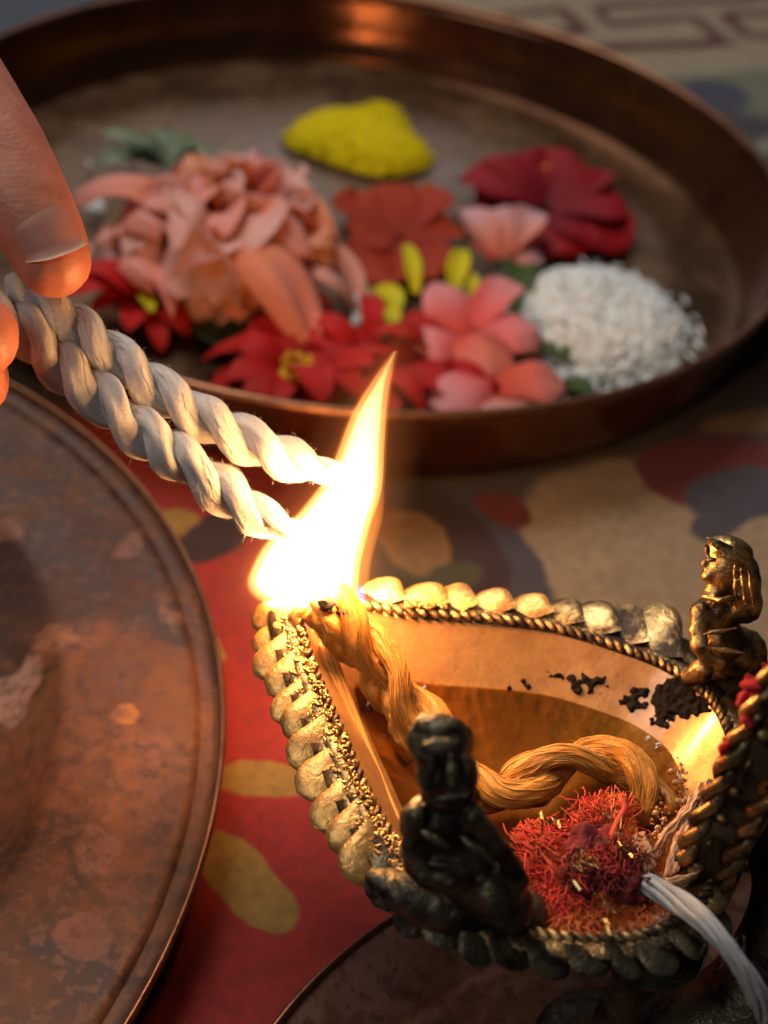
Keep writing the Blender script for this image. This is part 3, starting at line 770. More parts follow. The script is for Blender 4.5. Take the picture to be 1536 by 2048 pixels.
fuzz(lw2, o_, 300, .0011, MAT['cotton_oiled_lit'], 7)
V, Fc, uv = [], [], []
for q in range(3):
    tube(spline([PZ(640 + q * 9, 1290, ZR - .003), PZ(690 + q * 10, 1430, ZR - .0062), PZ(735 + q * 9, 1540, ZR - .0075), PZ(800 + q * 8, 1690, ZR - .006)], 50), .0008, 8, None, V, Fc, uv)
lw3 = mk('lamp_wick', V, Fc, MAT['cotton_oiled_lit'], uvs=uv); tag(lw3, 'thin straight strands of oiled cotton along the left inner wall of the bowl', 'wick')
# charred crust at the burning end
V, Fc = [], []; rr = random.Random(31)
for k in range(16):
    f = rr.random(); p = PZ(640 + 50 * f + rr.gauss(0, 6), 1206 + 20 * f + rr.gauss(0, 6), ZW + .0035 + rr.uniform(0, .002)); s = rr.uniform(.0004, .0010)
    add_ball(V, Fc, Matrix.Translation(p) @ Matrix.Diagonal((s * 1.4, s, s * .8, 1)), 4, 6)
ch = fuse('charred_tip', V, Fc, .0003, 2, MAT['soot'], lw2, noise_amp=.0004, noise_scale=900)
# an insect drowned in the oil
ip = PZ(741, 1412, ZO + .0004)
ins = thing('insect', ip, 'tiny dark insect drowned in the oil below the spout', 'insect')
V, Fc = [], []; add_ball(V, Fc, frame(ray(0, 0).cross(Vector((0, 0, 1))), (0, 1, 0), (0, 0, 1), ip, (.0010, .0017, .0007)), 6, 8); add_ball(V, Fc, Matrix.Translation(ip + Vector((-.0004, .0019, .0001))) @ Matrix.Scale(.0006, 4), 5, 7); mk('body', V, Fc, MAT['insect'], ins)
for s_ in (-1, 1):
    for q in range(3):
        V, Fc, uv = tube([ip + Vector((s_ * .0007, .0006 - q * .0006, 0)), ip + Vector((s_ * .0018, .0010 - q * .0008, .0004)), ip + Vector((s_ * .0026, .0010 - q * .0012, 0))], .00009, 4); mk('leg', V, Fc, MAT['insect'], ins)

# ------------------------------------------------------------------ red and gold thread, string, cotton wisp
tc = PZ(1185, 1735, ZR - .002)
tuft = thing('thread_tuft', tc, 'frayed red thread tuft with gold tinsel lying at the near edge of the lamp bowl', 'thread')
rr = random.Random(17)
V, Fc = [], []
for (px, py, r_, zz) in ((1190, 1700, .0062, .001), (1230, 1745, .0062, .000), (1160, 1755, .0050, -.001), (1260, 1775, .0045, -.001), (1195, 1665, .0038, .0005)):
    p = PZ(px, py, ZR + zz + .0022); add_ball(V, Fc, Matrix.Translation(p) @ Matrix.Diagonal((r_ * .9, r_ * .75, r_ * .36, 1)), 8, 12)
fuse('knot', V, Fc, .0005, 1, MAT['maroon_cloth'], tuft, noise_amp=.0022, noise_scale=330)
def threads(name, n, cx, cy, spread, mat, rad, dirs, seed, ln=(30, 110), lift=.004, z0=0.0):
    rr = random.Random(seed); V, Fc = [], []
    for k in range(n):
        px, py = cx + rr.gauss(0, spread), cy + rr.gauss(0, spread * .7); a = rr.choice(dirs) + rr.gauss(0, .35); L = rr.uniform(*ln)
        z_ = ZR + z0 - .0015 + rr.uniform(0, .0025); h = rr.uniform(.2, 1) * lift * .7; bend = rr.gauss(0, .3)
        pts = [PZ(px + math.cos(a + bend * s) * L * s, py + math.sin(a + bend * s) * L * s, z_ + h * math.sin(s * 2.4) - .001 * s) for s in (0, .25, .5, .75, 1)]
        pts = [p + Vector((rr.gauss(0, 1), rr.gauss(0, 1), rr.gauss(0, .6))) * .0006 for p in pts]
        tube(spline(pts, 11), rad * .45 * rr.uniform(.5, 1.5), 4, None, V, Fc)
    o = mk(name, V, Fc, mat, tuft); o['kind'] = 'stuff'; return o
threads('red_thread', 240, 1070, 1670, 22, MAT['red_thread'], .00030, [.70, .80, .95], 1, (50, 120), .004)
threads('red_thread', 208, 1110, 1735, 24, MAT['red_thread'], .00022, [3.6, 4.0, .3, 2.9], 2, (30, 90), .003)
threads('red_thread', 304, 1195, 1650, 24, MAT['red_thread'], .00024, [-1.9, -1.5, -1.1, -.6], 5, (20, 60), .004)
threads('red_thread', 192, 1125, 1790, 18, MAT['red_thread'], .00026, [1.9, 1.4, 2.6, 0], 7, (15, 60), .003)
threads('red_thread', 176, 1270, 1720, 16, MAT['red_thread'], .00022, [-.6, .3, -1.2, 1.2], 8, (12, 40), .003)
threads('orange_thread', 240, 1150, 1815, 22, MAT['orange_thread'], .00028, [1.6, 1.9, .8, 2.8], 3, (20, 70), .003, -.001)
threads('orange_thread', 128, 1225, 1645, 12, MAT['orange_thread'], .00030, [-1.5, -1.9, -1.2], 4, (25, 60))
threads('orange_thread', 256, 1270, 1800, 40, MAT['orange_thread'], .00020, [.3, 2.6, 1.2], 6, (12, 45), .002, -.001)
threads('maroon_thread', 416, 1215, 1725, 30, MAT['maroon_cloth'], .00030, [0, 1, 2, 3, 4, 5], 12, (12, 45), .003, .0035)
threads('red_thread', 144, 1205, 1710, 30, MAT['red_thread'], .00022, [0, 1, 2, 3, 4, 5], 13, (10, 40), .003, .004)
V, Fc, uv = tube(spline([PZ(1215, 1690, ZR + .005), PZ(1225, 1670, ZR + .005), PZ(1238, 1640, ZR + .005), PZ(1252, 1615, ZR + .006), PZ(1240, 1600, ZR + .006)], 14), .0007, 6); mk('loose_end', V, Fc, MAT['red_thread'], tuft)
tv = [Vector((-.5, -.5, 0)), Vector((.5, -.5, 0)), Vector((.5, .5, 0)), Vector((-.5, .5, 0)), Vector((-.5, -.5, .06)), Vector((.5, -.5, .1)), Vector((.5, .5, .06)), Vector((-.5, .5, .1))]
tin = mesh('tinsel_strip', tv, [(0, 3, 2, 1), (4, 5, 6, 7), (0, 1, 5, 4), (1, 2, 6, 5), (2, 3, 7, 6), (3, 0, 4, 7)], MAT['tinsel'], False)
for (px, py, n_, sp_) in ((1165, 1720, 22, 15), (1235, 1680, 18, 15), (1090, 1640, 8, 14), (1215, 1800, 10, 30), (1225, 1850, 8, 12), (1280, 1700, 6, 12), (1215, 1630, 5, 8)):
    for k in range(n_):
        p = PZ(px + rr.gauss(0, sp_), py + rr.gauss(0, sp_), ZR + .0058 + rr.uniform(0, .002))
        E_ = Matrix.Rotation(rr.gauss(0, .8), 4, 'X') @ Matrix.Rotation(rr.gauss(0, .8), 4, 'Y')
        inst('tinsel_strip', tin, Matrix.Translation(p) @ Matrix.Rotation(rr.uniform(-1.4, -.6), 4, 'Z') @ E_ @ Matrix.Diagonal((rr.uniform(.0008, .0026), rr.uniform(.0002, .0005), .0006, 1)), tuft)

def string_path(px, zs): return [PZ(x, y, z_) for (x, y), z_ in zip(px, zs)]
sp_ = string_path([(1290, 1765), (1350, 1800), (1410, 1845), (1465, 1910), (1510, 1980), (1545, 2060), (1570, 2160)], [ZR + .002, ZR + .004, ZR + .006, ZR + .004, ZR - .002, ZR - .014, ZR - .03])
stg = thing('cotton_string', sp_[0], 'grey white cotton string hanging over the right edge of the lamp', 'string')
o_ = strand_set(stg, sp_, lambda t_: .00058, lambda t_: .0013 + .0003 * math.sin(t_ * 14), .7, MAT['cotton_string'], 7, 120, 10, .3, seed=40, surf=50, surf_r=.00008)
fuzz(stg, o_, 60, .0014, MAT['cotton_string'], 8)
# wisp: loose flat rovings of cotton beside the hood
ws = thing('cotton_wisp', PZ(1330, 1720, ZR), 'pale folded wisp of cotton wool between red thread and hood', 'cotton')
for pts, wd_ in (([(1412, 1565), (1375, 1620), (1335, 1670), (1300, 1730), (1290, 1765)], .0030), ([(1290, 1768), (1335, 1765), (1388, 1752), (1384, 1700), (1378, 1640)], .0022), ([(1275, 1670), (1290, 1700), (1300, 1740)], .0022), ([(1400, 1600), (1360, 1680), (1340, 1750)], .0026)):
    path = spline([PZ(x, y, ZR + .0015 + .002 * math.sin(i * 1.3)) for i, (x, y) in enumerate(pts)], 40)
    V, Fc, uv = [], [], []
    for q in range(26):
        off = (q - 12.5) / 12.5 * wd_ * .62; z0 = rr.gauss(0, .0004); w1 = rr.uniform(.1, .3)
        pp = [p + Vector((off * .7, off * .5, z0)) + Vector((noise.noise(Vector((i * w1, q, 0))), noise.noise(Vector((i * w1, q, 5))), noise.noise(Vector((i * w1, q, 9))))) * .0006 for i, p in enumerate(path)]
        tube(pp, rr.uniform(.00010, .00026), 5, None, V, Fc, uv)
    mk('roving', V, Fc, MAT['cotton_wisp'], ws, uvs=uv)

# ------------------------------------------------------------------ flame
FY = SP.y + .001
rows = [(1216, 652, 708), (1206, 620, 712), (1196, 564, 715), (1186, 530, 717), (1175, 506, 718), (1164, 492, 718), (1152, 497, 719), (1138, 504, 720), (1108, 518, 726), (1075, 546, 735), (1040, 588, 745), (1010, 612, 756), (985, 632, 763), (950, 655, 767), (900, 676, 769), (850, 694, 772), (810, 713, 775), (770, 738, 781), (742, 757, 786), (718, 775, 790), (700, 787, 796)]
def flame_mesh(name, rows, grow, mat, parent, depth=.62, lead=None):
    rings = []
    for (py, l_, r_) in rows:
        grow_ = max(grow, -(r_ - l_) * .3); A, B = PY(l_ - grow_, py, FY), PY(r_ + grow_, py, FY); c_ = (A + B) / 2; hx = (B - A) / 2
        dv = Vector((0, 1, 0)) * min(.016, hx.length * depth)
        rings.append([c_ + hx * math.cos(2 * math.pi * k / 40) + dv * math.sin(2 * math.pi * k / 40) for k in range(40)])
    V, Fc = loft(rings); Fc.append(tuple(reversed(range(40))))
    o = mk(name, V, Fc, mat, parent); return subd(o, 1)
def glow(name, colr, strength):
    t = NT(name); t.n.remove(t.p); e_ = t.new('ShaderNodeEmission'); e_.inputs[0].default_value = (*colr, 1); e_.inputs[1].default_value = strength
    t.l(e_.outputs[0], t.out.inputs['Volume']); return t.m
fl = thing('flame', PY(660, 1215, FY), 'tall bright flame leaning right from the lamp spout to the held wicks', 'flame')
def dense(rows, n):
    pts = spline([Vector((a, b, c)) for a, b, c in rows], n); return [tuple(p) for p in pts]
core = dense(rows, 44)
flame_mesh('flame_core', [(y, l_ + min(14, (r_ - l_) * .3), r_ - min(12, (r_ - l_) * .3)) for y, l_, r_ in core], 0, glow('flame_glow', (1, .44, .15), 1300), fl, .5)
flame_mesh('flame_body', core, 0, glow('body_glow', (1, .38, .10), 330), fl)
flame_mesh('flame_skin', [(y, l_ - 5, r_ + 5 + 16 * max(0, min(1, (y - 980) / 60))) for y, l_, r_ in core], 0, glow('skin_glow', (1, .30, .05), 75), fl)
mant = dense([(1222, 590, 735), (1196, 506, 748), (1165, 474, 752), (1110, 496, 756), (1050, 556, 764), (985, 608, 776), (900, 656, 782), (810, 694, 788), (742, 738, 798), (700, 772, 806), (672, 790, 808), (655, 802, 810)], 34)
for k, (g_, st_) in enumerate(((-8, 6), (0, 5), (8, 3))):  # added glow shells that give soft bloom round the flame
    flame_mesh('bloom_mantle', mant, g_, glow('bloom_mantle_glow', (1, .26, .05), st_), fl, .7)
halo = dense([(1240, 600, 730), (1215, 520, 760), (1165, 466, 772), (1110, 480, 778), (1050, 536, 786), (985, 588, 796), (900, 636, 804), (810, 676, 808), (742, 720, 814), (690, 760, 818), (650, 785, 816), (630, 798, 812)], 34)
for g_ in (0, 8, 16, 24, 32, 42):  # wider, fainter bloom shells added outside the flame
    flame_mesh('bloom_halo', halo, g_, glow('bloom_halo_glow', (1, .30, .09), .65), fl, 1.0)
V, Fc = [], []
for px, py, rx, ry in ((600, 1211, 22, 12), (560, 1203, 26, 8), (640, 1221, 26, 10), (722, 1190, 9, 24)):
    k = .294 / FPX; add_ball(V, Fc, frame(CR, CU, CR.cross(CU), PY(px, py, FY) - _F * .007, (rx * k, ry * k, 14 * k)), 10, 14)
mk('flame_root', V, Fc, glow('blue_glow', (.22, .10, 1), 520), fl)
for i, (px, py, pw) in enumerate(((615, 1140, .27), (690, 1010, .20), (735, 850, .08))):
    o = lamp('flame_light', PY(px, py, FY), pw, .006)

# ------------------------------------------------------------------ hand holding the wicks
V, Fc = [], []
def limb(pts):
    P_ = [(PD(x, y, d_), r_) for x, y, d_, r_ in pts]
    C = spline([p for p, r_ in P_], 40); n = len(P_) - 1
    for i, p in enumerate(C):
        f = i / 39 * n; k = min(n - 1, int(f)); r_ = P_[k][1] + (P_[k + 1][1] - P_[k][1]) * (f - k)
        add_ball(V, Fc, Matrix.Translation(p) @ Matrix.Scale(r_, 4), 9, 12)
limb([(106, 518, .2700, .0076), (88, 476, .2700, .0093), (52, 412, .2705, .0102), (2, 320, .272, .0105), (-58, 222, .274, .0106), (-140, 85, .277, .0106), (-220, -60, .280, .0116), (-340, -200, .284, .0135)])     # thumb
limb([(-52, 672, .2650, .0086), (-110, 655, .266, .0090), (-210, 600, .268, .0090), (-330, 520, .270, .0092), (-470, 360, .275, .0098), (-600, 120, .279, .0115)])       # index
limb([(-60, 760, .276, .0078), (-180, 720, .274, .0085), (-330, 640, .276, .0088), (-490, 500, .282, .0094), (-680, 200, .286, .0118)])                                  # middle
limb([(-130, 820, .290, .0074), (-260, 780, .288, .0080), (-420, 700, .288, .0084), (-590, 560, .292, .0090), (-750, 280, .294, .0112)])                                  # ring
limb([(-230, 850, .300, .0064), (-360, 800, .300, .0070), (-520, 720, .300, .0074), (-680, 600, .300, .0080), (-820, 360, .300, .0105)])                                  # little
limb([(-600, 120, .276, .0120), (-480, -60, .276, .0150), (-340, -200, .284, .0140)])
limb([(-680, 200, .286, .0130), (-640, -40, .286, .0160), (-700, -260, .290, .0190)])
limb([(-750, 280, .294, .0125), (-760, 0, .294, .0160), (-760, -260, .294, .0190)])
limb([(-820, 360, .300, .0115), (-850, 60, .300, .0150), (-820, -260, .298, .0190)])
limb([(-340, -200, .284, .0140), (-560, -260, .284, .0190), (-760, -300, .292, .0220), (-900, -560, .300, .0220), (-1200, -1000, .31, .0270)])
org = PD(95, 600, .2475)
hand = fuse('person', V, Fc, .0009, 6, MAT['skin'], None, org)
tag(hand, 'hand of a person pinching twisted wicks between thumb and forefinger', 'hand')
ht = bvh(hand)
# thumb nail, laid on the skin and slightly proud of it
def nail(corner, nu=16, nv=14):
    a, b, c_, d_ = [Vector((x, y, 0)) for x, y in corner]     # root-left, root-right, tip-right, tip-left
    top, bot, uv = [], [], []
    for i in range(nu + 1):
        u = i / nu
        for j in range(nv + 1):
            v = j / nv
            lo, hi = a.lerp(d_, u), b.lerp(c_, u)
            w_ = (v - .5) * 2; rnd = math.sqrt(max(0, 1 - .0 * w_ * w_))
            uu = u
            q = lo.lerp(hi, v)
            ax_ = ((d_ + c_) - (a + b)) / 2
            q = q + ax_ * ((.16 * w_ * w_) * (1 - u) + (-.10 * w_ * w_) * u)
            h = hit(ht, q.x, q.y)
            if h[0] is None or h[1].dot(_F) > -.15: h = ht.find_nearest(PD(q.x, q.y, .268))[:2]
            edge = max(abs(w_) ** 3, (1 - u * 3.5) if u < .28 else 0)
            lift = .00022 - .00055 * edge + (.0006 * max(0, u - .82) / .18 * (1 - w_ ** 4))
            top.append(h[0] + h[1] * lift); bot.append(h[0] - h[1] * .0004); uv.append((u, v))
    n = nv + 1; V = top + bot; o0 = len(top); Fc = []
    for i in range(nu):
        for j in range(nv):
            k = i * n + j; Fc.append((k, k + n, k + n + 1, k + 1)); Fc.append((o0 + k, o0 + k + 1, o0 + k + n + 1, o0 + k + n))
    for i in range(nu):
        for j in (0, nv):
            k = i * n + j; Fc.append((k, k + n, o0 + k + n, o0 + k))
    for j in range(nv):
        for i in (0, nu):
            k = i * n + j; Fc.append((k, k + 1, o0 + k + 1, o0 + k))
    return V, Fc, uv + uv
V, Fc, uv = nail([(-8, 458), (116, 368), (194, 488), (50, 536)])
nl = mk('thumb_nail', V, Fc, MAT['nail'], hand, uvs=uv)

# ------------------------------------------------------------------ flowers and rice in the tray
ZF = .0030
def petal(name, mat, B, T, w_, parent, up=(0, 0, 1), cup=.2, bend=.15, curl=0, ruf=0, m=.58, bw=.25, nu=11, nv=9, seed=0, thick=.0004, notch=0):
    B, T = Vector(B), Vector(T); ax_ = T - B; L = ax_.length; a = ax_ / L
    s_ = a.cross(Vector(up)); s_ = s_.normalized() if s_.length > 1e-6 else a.orthogonal().normalized(); n_ = s_.cross(a)
    V, Fc, uv = [], [], []; rr = random.Random(seed); p1, p2 = rr.uniform(0, 6), rr.uniform(0, 6)
    for i in range(nu + 1):
        u = i / nu
        pr = (bw + (1 - bw) * math.sin(math.pi / 2 * u / m)) if u < m else math.sqrt(max(0, 1 - ((u - m) / (1.0 - m)) ** 2 * .97))
        for j in range(nv + 1):
            v = -1 + 2 * j / nv
            uu = u - notch * (1 - abs(v)) * u ** 4
            z_ = cup * w_ * v * v * pr + bend * L * math.sin(math.pi * u) - curl * L * max(0, u - .55) ** 2 * 2.2
            z_ += ruf * w_ * u * (math.sin(v * 5 + p1 + u * 3) * .5 + math.sin(v * 2.2 + p2 - u * 4) * .5)
            lat = w_ / 2 * pr * v * (1 + .08 * math.sin(u * 9 + p1))
            V.append(B + a * (L * uu) + s_ * lat + n_ * z_); uv.append((u, j / nv))
    n = nv + 1
    for i in range(nu):
        for j in range(nv): k = i * n + j; Fc.append((k, k + 1, k + n + 1, k + n))
    o = mk(name, V, Fc, MAT[mat], parent, uvs=uv); solid(o, thick); subd(o, 1); return o
def fp(x, y, h): return PZ(x, y, ZF + h / 1000)

rose = thing('rose', fp(440, 560, 0), 'large peach pink rose with ruffled petals in the copper tray', 'rose')
spec = [  # mat, base(px,py,h mm), tip(px,py,h), width mm, cup, bend, curl, ruffle
 ('rose_petal', (420, 500, 16), (150, 400, 24), 34, .10, .10, .35, .10), ('rose_orange', (440, 500, 18), (385, 340, 34), 34, -.20, .10, .25, .12),
 ('rose_pale', (470, 500, 18), (520, 345, 34), 40, .25, -.05, .1, .10), ('rose_pale', (480, 510, 16), (598, 360, 28), 26, .2, .05, .2, .10),
 ('rose_petal', (430, 510, 18), (205, 500, 16), 36, .15, .20, .45, .12), ('rose_petal', (450, 500, 22), (300, 400, 38), 36, -.15, .12, .40, .14),
 ('rose_orange', (440, 470, 26), (425, 610, 22), 44, -.25, .30, .25, .06), ('rose_petal', (470, 480, 26), (640, 470, 24), 34, .2, .12, .30, .10),
 ('rose_orange', (490, 500, 20), (650, 590, 16), 48, .22, .10, .20, .08), ('rose_petal', (430, 500, 28), (640, 690, 18), 34, -.30, .20, .30, .10),
 ('rose_pale', (520, 560, 14), (730, 640, 6), 40, .18, .15, .30, .14), ('rose_pale', (470, 590, 14), (400, 690, 3), 28, .2, .12, .35, .16),
 ('rose_petal', (480, 600, 14), (520, 690, 4), 30, .15, .12, .30, .12), ('rose_petal', (470, 440, 32), (620, 540, 30), 24, -.35, .15, .15, .08),
 ('rose_orange', (470, 480, 30), (560, 600, 26), 26, -.3, .15, .15, .05), ('rose_orange', (400, 470, 24), (330, 560, 16), 30, .2, .15, .35, .10),
 ('rose_petal', (560, 610, 10), (650, 700, 4), 26, .2, .1, .3, .12), ('rose_pale', (450, 430, 34), (480, 380, 42), 24, .3, 0, .1, .1), ('rose_pale', (540, 470, 20), (640, 440, 20), 22, .2, .1, .3, .15)]
for i, (mt_, b_, t_, w_, c_, be, cu, ru) in enumerate(spec):
    petal('petal', mt_, fp(b_[0], b_[1] - 38, b_[2]), fp(t_[0], t_[1] - 38, t_[2]), w_ * .72 / 1000, rose, cup=c_, bend=be, curl=cu, ruf=ru * 1.9, seed=i, m=.62, bw=.4, nu=12, nv=11, thick=.0006)
rr = random.Random(91)
for k in range(24):
    an = k * 2.39996; rad_ = math.sqrt((k + .5) / 24); x0, y0 = 420 + 235 * rad_ * math.cos(an), 466 + 140 * rad_ * math.sin(an)
    hz = 31 * (1 - rad_ ** 2) + 5; bx, by = 435 + (x0 - 435) * .30, 480 + (y0 - 480) * .30
    petal('petal', rr.choice(('rose_petal', 'rose_orange', 'rose_pale', 'rose_petal', 'rose_pale')), fp(bx, by, hz * .55), fp(x0 + rr.gauss(0, 14), y0 + rr.gauss(0, 10), hz + rr.uniform(-3, 5)), rr.uniform(.026, .040), rose, up=(rr.gauss(0, .35), rr.gauss(-.1, .35), 1), cup=rr.uniform(-.30, .30), bend=rr.uniform(.05, .25), curl=rr.uniform(.2, .6), ruf=rr.uniform(.12, .28), m=.62, bw=.45, nu=12, nv=11, seed=k + 500, thick=.0005)
rc = fp(470, 470, 16); rr = random.Random(90)
for k in range(15):
    f = k / 14; an = k * 2.4; dr = Vector((math.cos(an), math.sin(an), 0)); r_ = .004 + .024 * f
    T_ = rc + dr * r_ + Vector((.006, -.004, .030 - .014 * f)) + Vector((rr.gauss(0, .002), rr.gauss(0, .002), 0))
    petal('petal', ('rose_petal', 'rose_orange', 'rose_pale')[k % 3], rc + dr * .003, T_, .016 + .014 * f, rose, up=-dr + Vector((0, 0, .05)), cup=.28, bend=-.18, curl=.25 + .35 * f, ruf=.16, m=.66, bw=.5, nu=12, nv=11, seed=k + 300, thick=.0006)
for i, (b_, t_) in enumerate((((380, 560, 8), (345, 610, 3)), ((400, 580, 8), (410, 620, 2)), ((350, 540, 9), (300, 600, 4)))):
    petal('sepal', 'green_leaf', fp(*b_), fp(*t_), .012, rose, cup=.1, bend=.1, seed=i, m=.4)
V, Fc, uv = tube(spline([fp(420, 540, 12), fp(360, 590, 7), fp(320, 620, 3)], 10), .0022, 8); mk('stalk', V, Fc, MAT['stem_green'], rose)

def blossom(name, label, cat, petals, centre, group=None, thick=.0005):
    o = thing(name, fp(*centre[:2], 0), label, cat, group)
    for i, (mt_, b_, t_, w_, c_, be, cu) in enumerate(petals):
        petal('petal', mt_, fp(*b_), fp(*t_), w_ * 1.15 / 1000, o, cup=c_, bend=be, curl=cu, ruf=.06, seed=i + 50, m=.6, bw=.3, thick=thick)
    return o
b1 = blossom('pink_blossom', 'small pale pink blossom lying against the crimson petals, left of the rice', 'flower',
    [('pink_pale', (985, 520, 8), (925, 415, 18), 13, .25, .1, .1), ('pink_orange', (990, 520, 8), (945, 480, 12), 12, .2, .1, .1), ('pink_pale', (1000, 520, 8), (1020, 405, 18), 17, -.2, .15, .2), ('pink_pale', (1010, 515, 8), (1080, 415, 16), 13, .2, .1, .2), ('pink_pale', (1010, 525, 6), (1080, 500, 9), 13, -.2, .15, .2)], (1000, 520), 'small pink blossoms')
V, Fc, uv = tube(spline([fp(1000, 515, 8), fp(1040, 560, 4), fp(1035, 620, 3)], 10), .0014, 6); mk('stalk', V, Fc, MAT['stem_green'], b1)
b2 = blossom('pink_blossom', 'pink blossom with five rounded petals in the middle of the tray front', 'flower',
    [('pink_petal', (940, 670, 8), (870, 560, 18), 17, -.2, .1, .1), ('pink_petal', (930, 680, 8), (815, 680, 10), 22, -.2, .12, .2), ('pink_petal', (945, 660, 9), (1030, 560, 18), 13, .15, .1, .1), ('pink_petal', (950, 670, 9), (1080, 650, 14), 20, -.2, .15, .3), ('pink_orange', (955, 665, 10), (975, 745, 12), 19, -.25, .2, .2)], (945, 670), 'small pink blossoms')
b3 = blossom('pink_blossom', 'pink and orange blossom nearest the front rim of the copper tray', 'flower',
    [('pink_petal', (990, 765, 9), (862, 800, 8), 20, -.2, .15, .2), ('pink_orange', (990, 770, 9), (1130, 760, 13), 22, -.15, .2, .2), ('pink_pale', (990, 790, 7), (1150, 815, 8), 22, -.15, .15, .2), ('pink_pale', (985, 790, 7), (1010, 850, 8), 20, -.15, .12, .2)], (990, 780), 'small pink blossoms')
for b_, x, y in ((b2, 947, 668), (b3, 988, 772)):
    V, Fc = [], []; add_ball(V, Fc, Matrix.Translation(fp(x, y, 10)) @ Matrix.Diagonal((.0022, .0022, .0016, 1)), 6, 8); mk('flower_centre', V, Fc, MAT['red_petal'], b_)
hib = blossom('orange_blossom', 'flat dark orange red flower beneath the yellow petal', 'flower',
    [('orange_red', (790, 470, 3), (720, 380, 4), 30, .05, .05, 0), ('orange_red', (790, 470, 3), (840, 370, 5), 28, .05, .05, 0), ('orange_red', (800, 470, 3), (900, 440, 4), 30, .05, .05, 0), ('orange_red', (790, 470, 3), (700, 470, 4), 28, .05, .05, 0), ('orange_red', (790, 480, 3), (730, 570, 3), 28, .05, .05, 0), ('orange_red', (800, 480, 3), (870, 560, 3), 28, .05, .05, 0)], (790, 470))
cr1 = blossom('crimson_flower', 'velvety dark crimson flower between the yellow petal and the rice', 'flower',
    [('crimson', (1090, 410, 4), (920, 350, 8), 32, .08, .1, .1), ('crimson', (1090, 400, 4), (1030, 305, 8), 34, .08, .1, .1), ('crimson', (1100, 400, 4), (1170, 325, 8), 34, .08, .1, .1), ('crimson', (1100, 420, 4), (1250, 400, 7), 36, .08, .1, .1), ('crimson', (1100, 430, 4), (1260, 490, 4), 34, .05, .08, .1), ('crimson', (1090, 430, 3), (1110, 510, 3), 34, .05, .08, .1), ('crimson', (1080, 420, 3), (960, 430, 4), 30, .05, .08, .1)], (1090, 420))
V, Fc = [], []; add_ball(V, Fc, Matrix.Translation(fp(1093, 338, 9)) @ Matrix.Scale(.0014, 4), 6, 8); mk('flower_centre', V, Fc, MAT['pollen'], cr1)

# crumbly yellow heap
t = NT('yellow_powder'); n = t.noise(t.coord(), 170, 6, .7)
t.set(Base_Color=t.mix(t.ramp(n, [(.35, 0.), (.65, 1.)]), (.82, .66, .008), (.70, .50, .005)), Roughness=.95, Specular_IOR_Level=.1, Normal=t.bump(n, .9, .004))
V, Fc = [], []
c0 = fp(722, 290, 0); K = 72
outline = spline([fp(x, y, 0) for x, y in ((570, 280), (600, 246), (650, 228), (720, 222), (765, 212), (806, 236), (832, 280), (866, 322), (826, 346), (770, 356), (700, 342), (630, 316), (586, 300))], K, True)
steps = [1, .95, .88, .78, .66, .52, .36, .2, .05]
for s in steps:
    for p in outline:
        e_ = 1 + .05 * noise.noise(p * 240) * s; q = c0.lerp(p, s * e_); hgt = .0085 * (1 - s ** 2.2) ** .8
        V.append(Vector((q.x, q.y, ZF + .0002 + hgt + (.0016 * noise.noise(q * 150) + .0010 * noise.noise(q * 420)) * (1 if s < 1 else 0) + (0.0012 if s < 1 else 0))))
for k in range(len(steps) - 1):
    for i in range(K): j = (i + 1) % K; Fc.append((k * K + i, k * K + j, (k + 1) * K + j, (k + 1) * K + i))
Fc.append(tuple((len(steps) - 1) * K + i for i in range(K)))
rr = random.Random(64)
for k in range(260):
    p = rr.choice(outline); s_ = rr.uniform(.55, 1.06); q = c0.lerp(p, s_); q.z = ZF + .0012 + .0085 * max(0, 1 - s_ ** 2.2) ** .8
    add_ball(V, Fc, Matrix.Translation(q) @ Matrix.Diagonal((rr.uniform(.0006, .0016), rr.uniform(.0006, .0016), rr.uniform(.0005, .001), 1)), 4, 6)
yp = mk('yellow_heap', V, Fc, MAT['yellow_powder']); tag(yp, 'crumbly bright yellow heap at the back of the copper tray', 'powder')

# red pompon flowers at the front of the tray
def pompon(label, cx, cy, n, ln, seed, centre=True, rng=(0, 6.28)):
    rr = random.Random(seed); o = thing('red_flower', fp(cx, cy, 0), label, 'flower', 'red pointed-petal flowers')
    for k in range(n):
        a = rng[0] + (rng[1] - rng[0]) * (k + rr.uniform(-.3, .3)) / n; L = ln * rr.uniform(.8, 1.15)
        p0 = fp(cx, cy, rr.uniform(5, 9)); t_ = p0 + Vector((math.cos(a) * L, math.sin(a) * L, 0)); t_.z = ZF + rr.uniform(.001, .019)
        petal('petal', 'red_petal', p0 + (t_ - p0) * .15, t_, rr.uniform(.008, .016), o, cup=rr.uniform(-.2, .25), bend=rr.uniform(0, .25), curl=rr.uniform(0, .4), ruf=.12, seed=k + seed, m=.45, bw=.4, nu=8, nv=5)
    if not centre: return o
    V, Fc = [], []
    for k in range(40):
        a, r_ = rr.uniform(0, 6.28), math.sqrt(rr.random()) * .0068
        add_ball(V, Fc, Matrix.Translation(fp(cx, cy, 11) + Vector((math.cos(a) * r_, math.sin(a) * r_, rr.uniform(0, .002)))) @ Matrix.Diagonal((.0011, .0011, .0022, 1)), 4, 6)
    mk('flower_centre', V, Fc, MAT['pollen'], o); return o
pompon('red flower with yellow centre behind the flame tip, below the rose', 592, 745, 22, .028, 101)
pompon('red flower half hidden under the left side of the rose, near the thumb', 290, 605, 11, .024, 140, False)
pompon('red flower behind the flame tip, left of the pink blossoms', 745, 735, 15, .029, 180, False)
pompon('red flower deep under the pink blossoms at the front rim', 880, 705, 11, .024, 220, False)

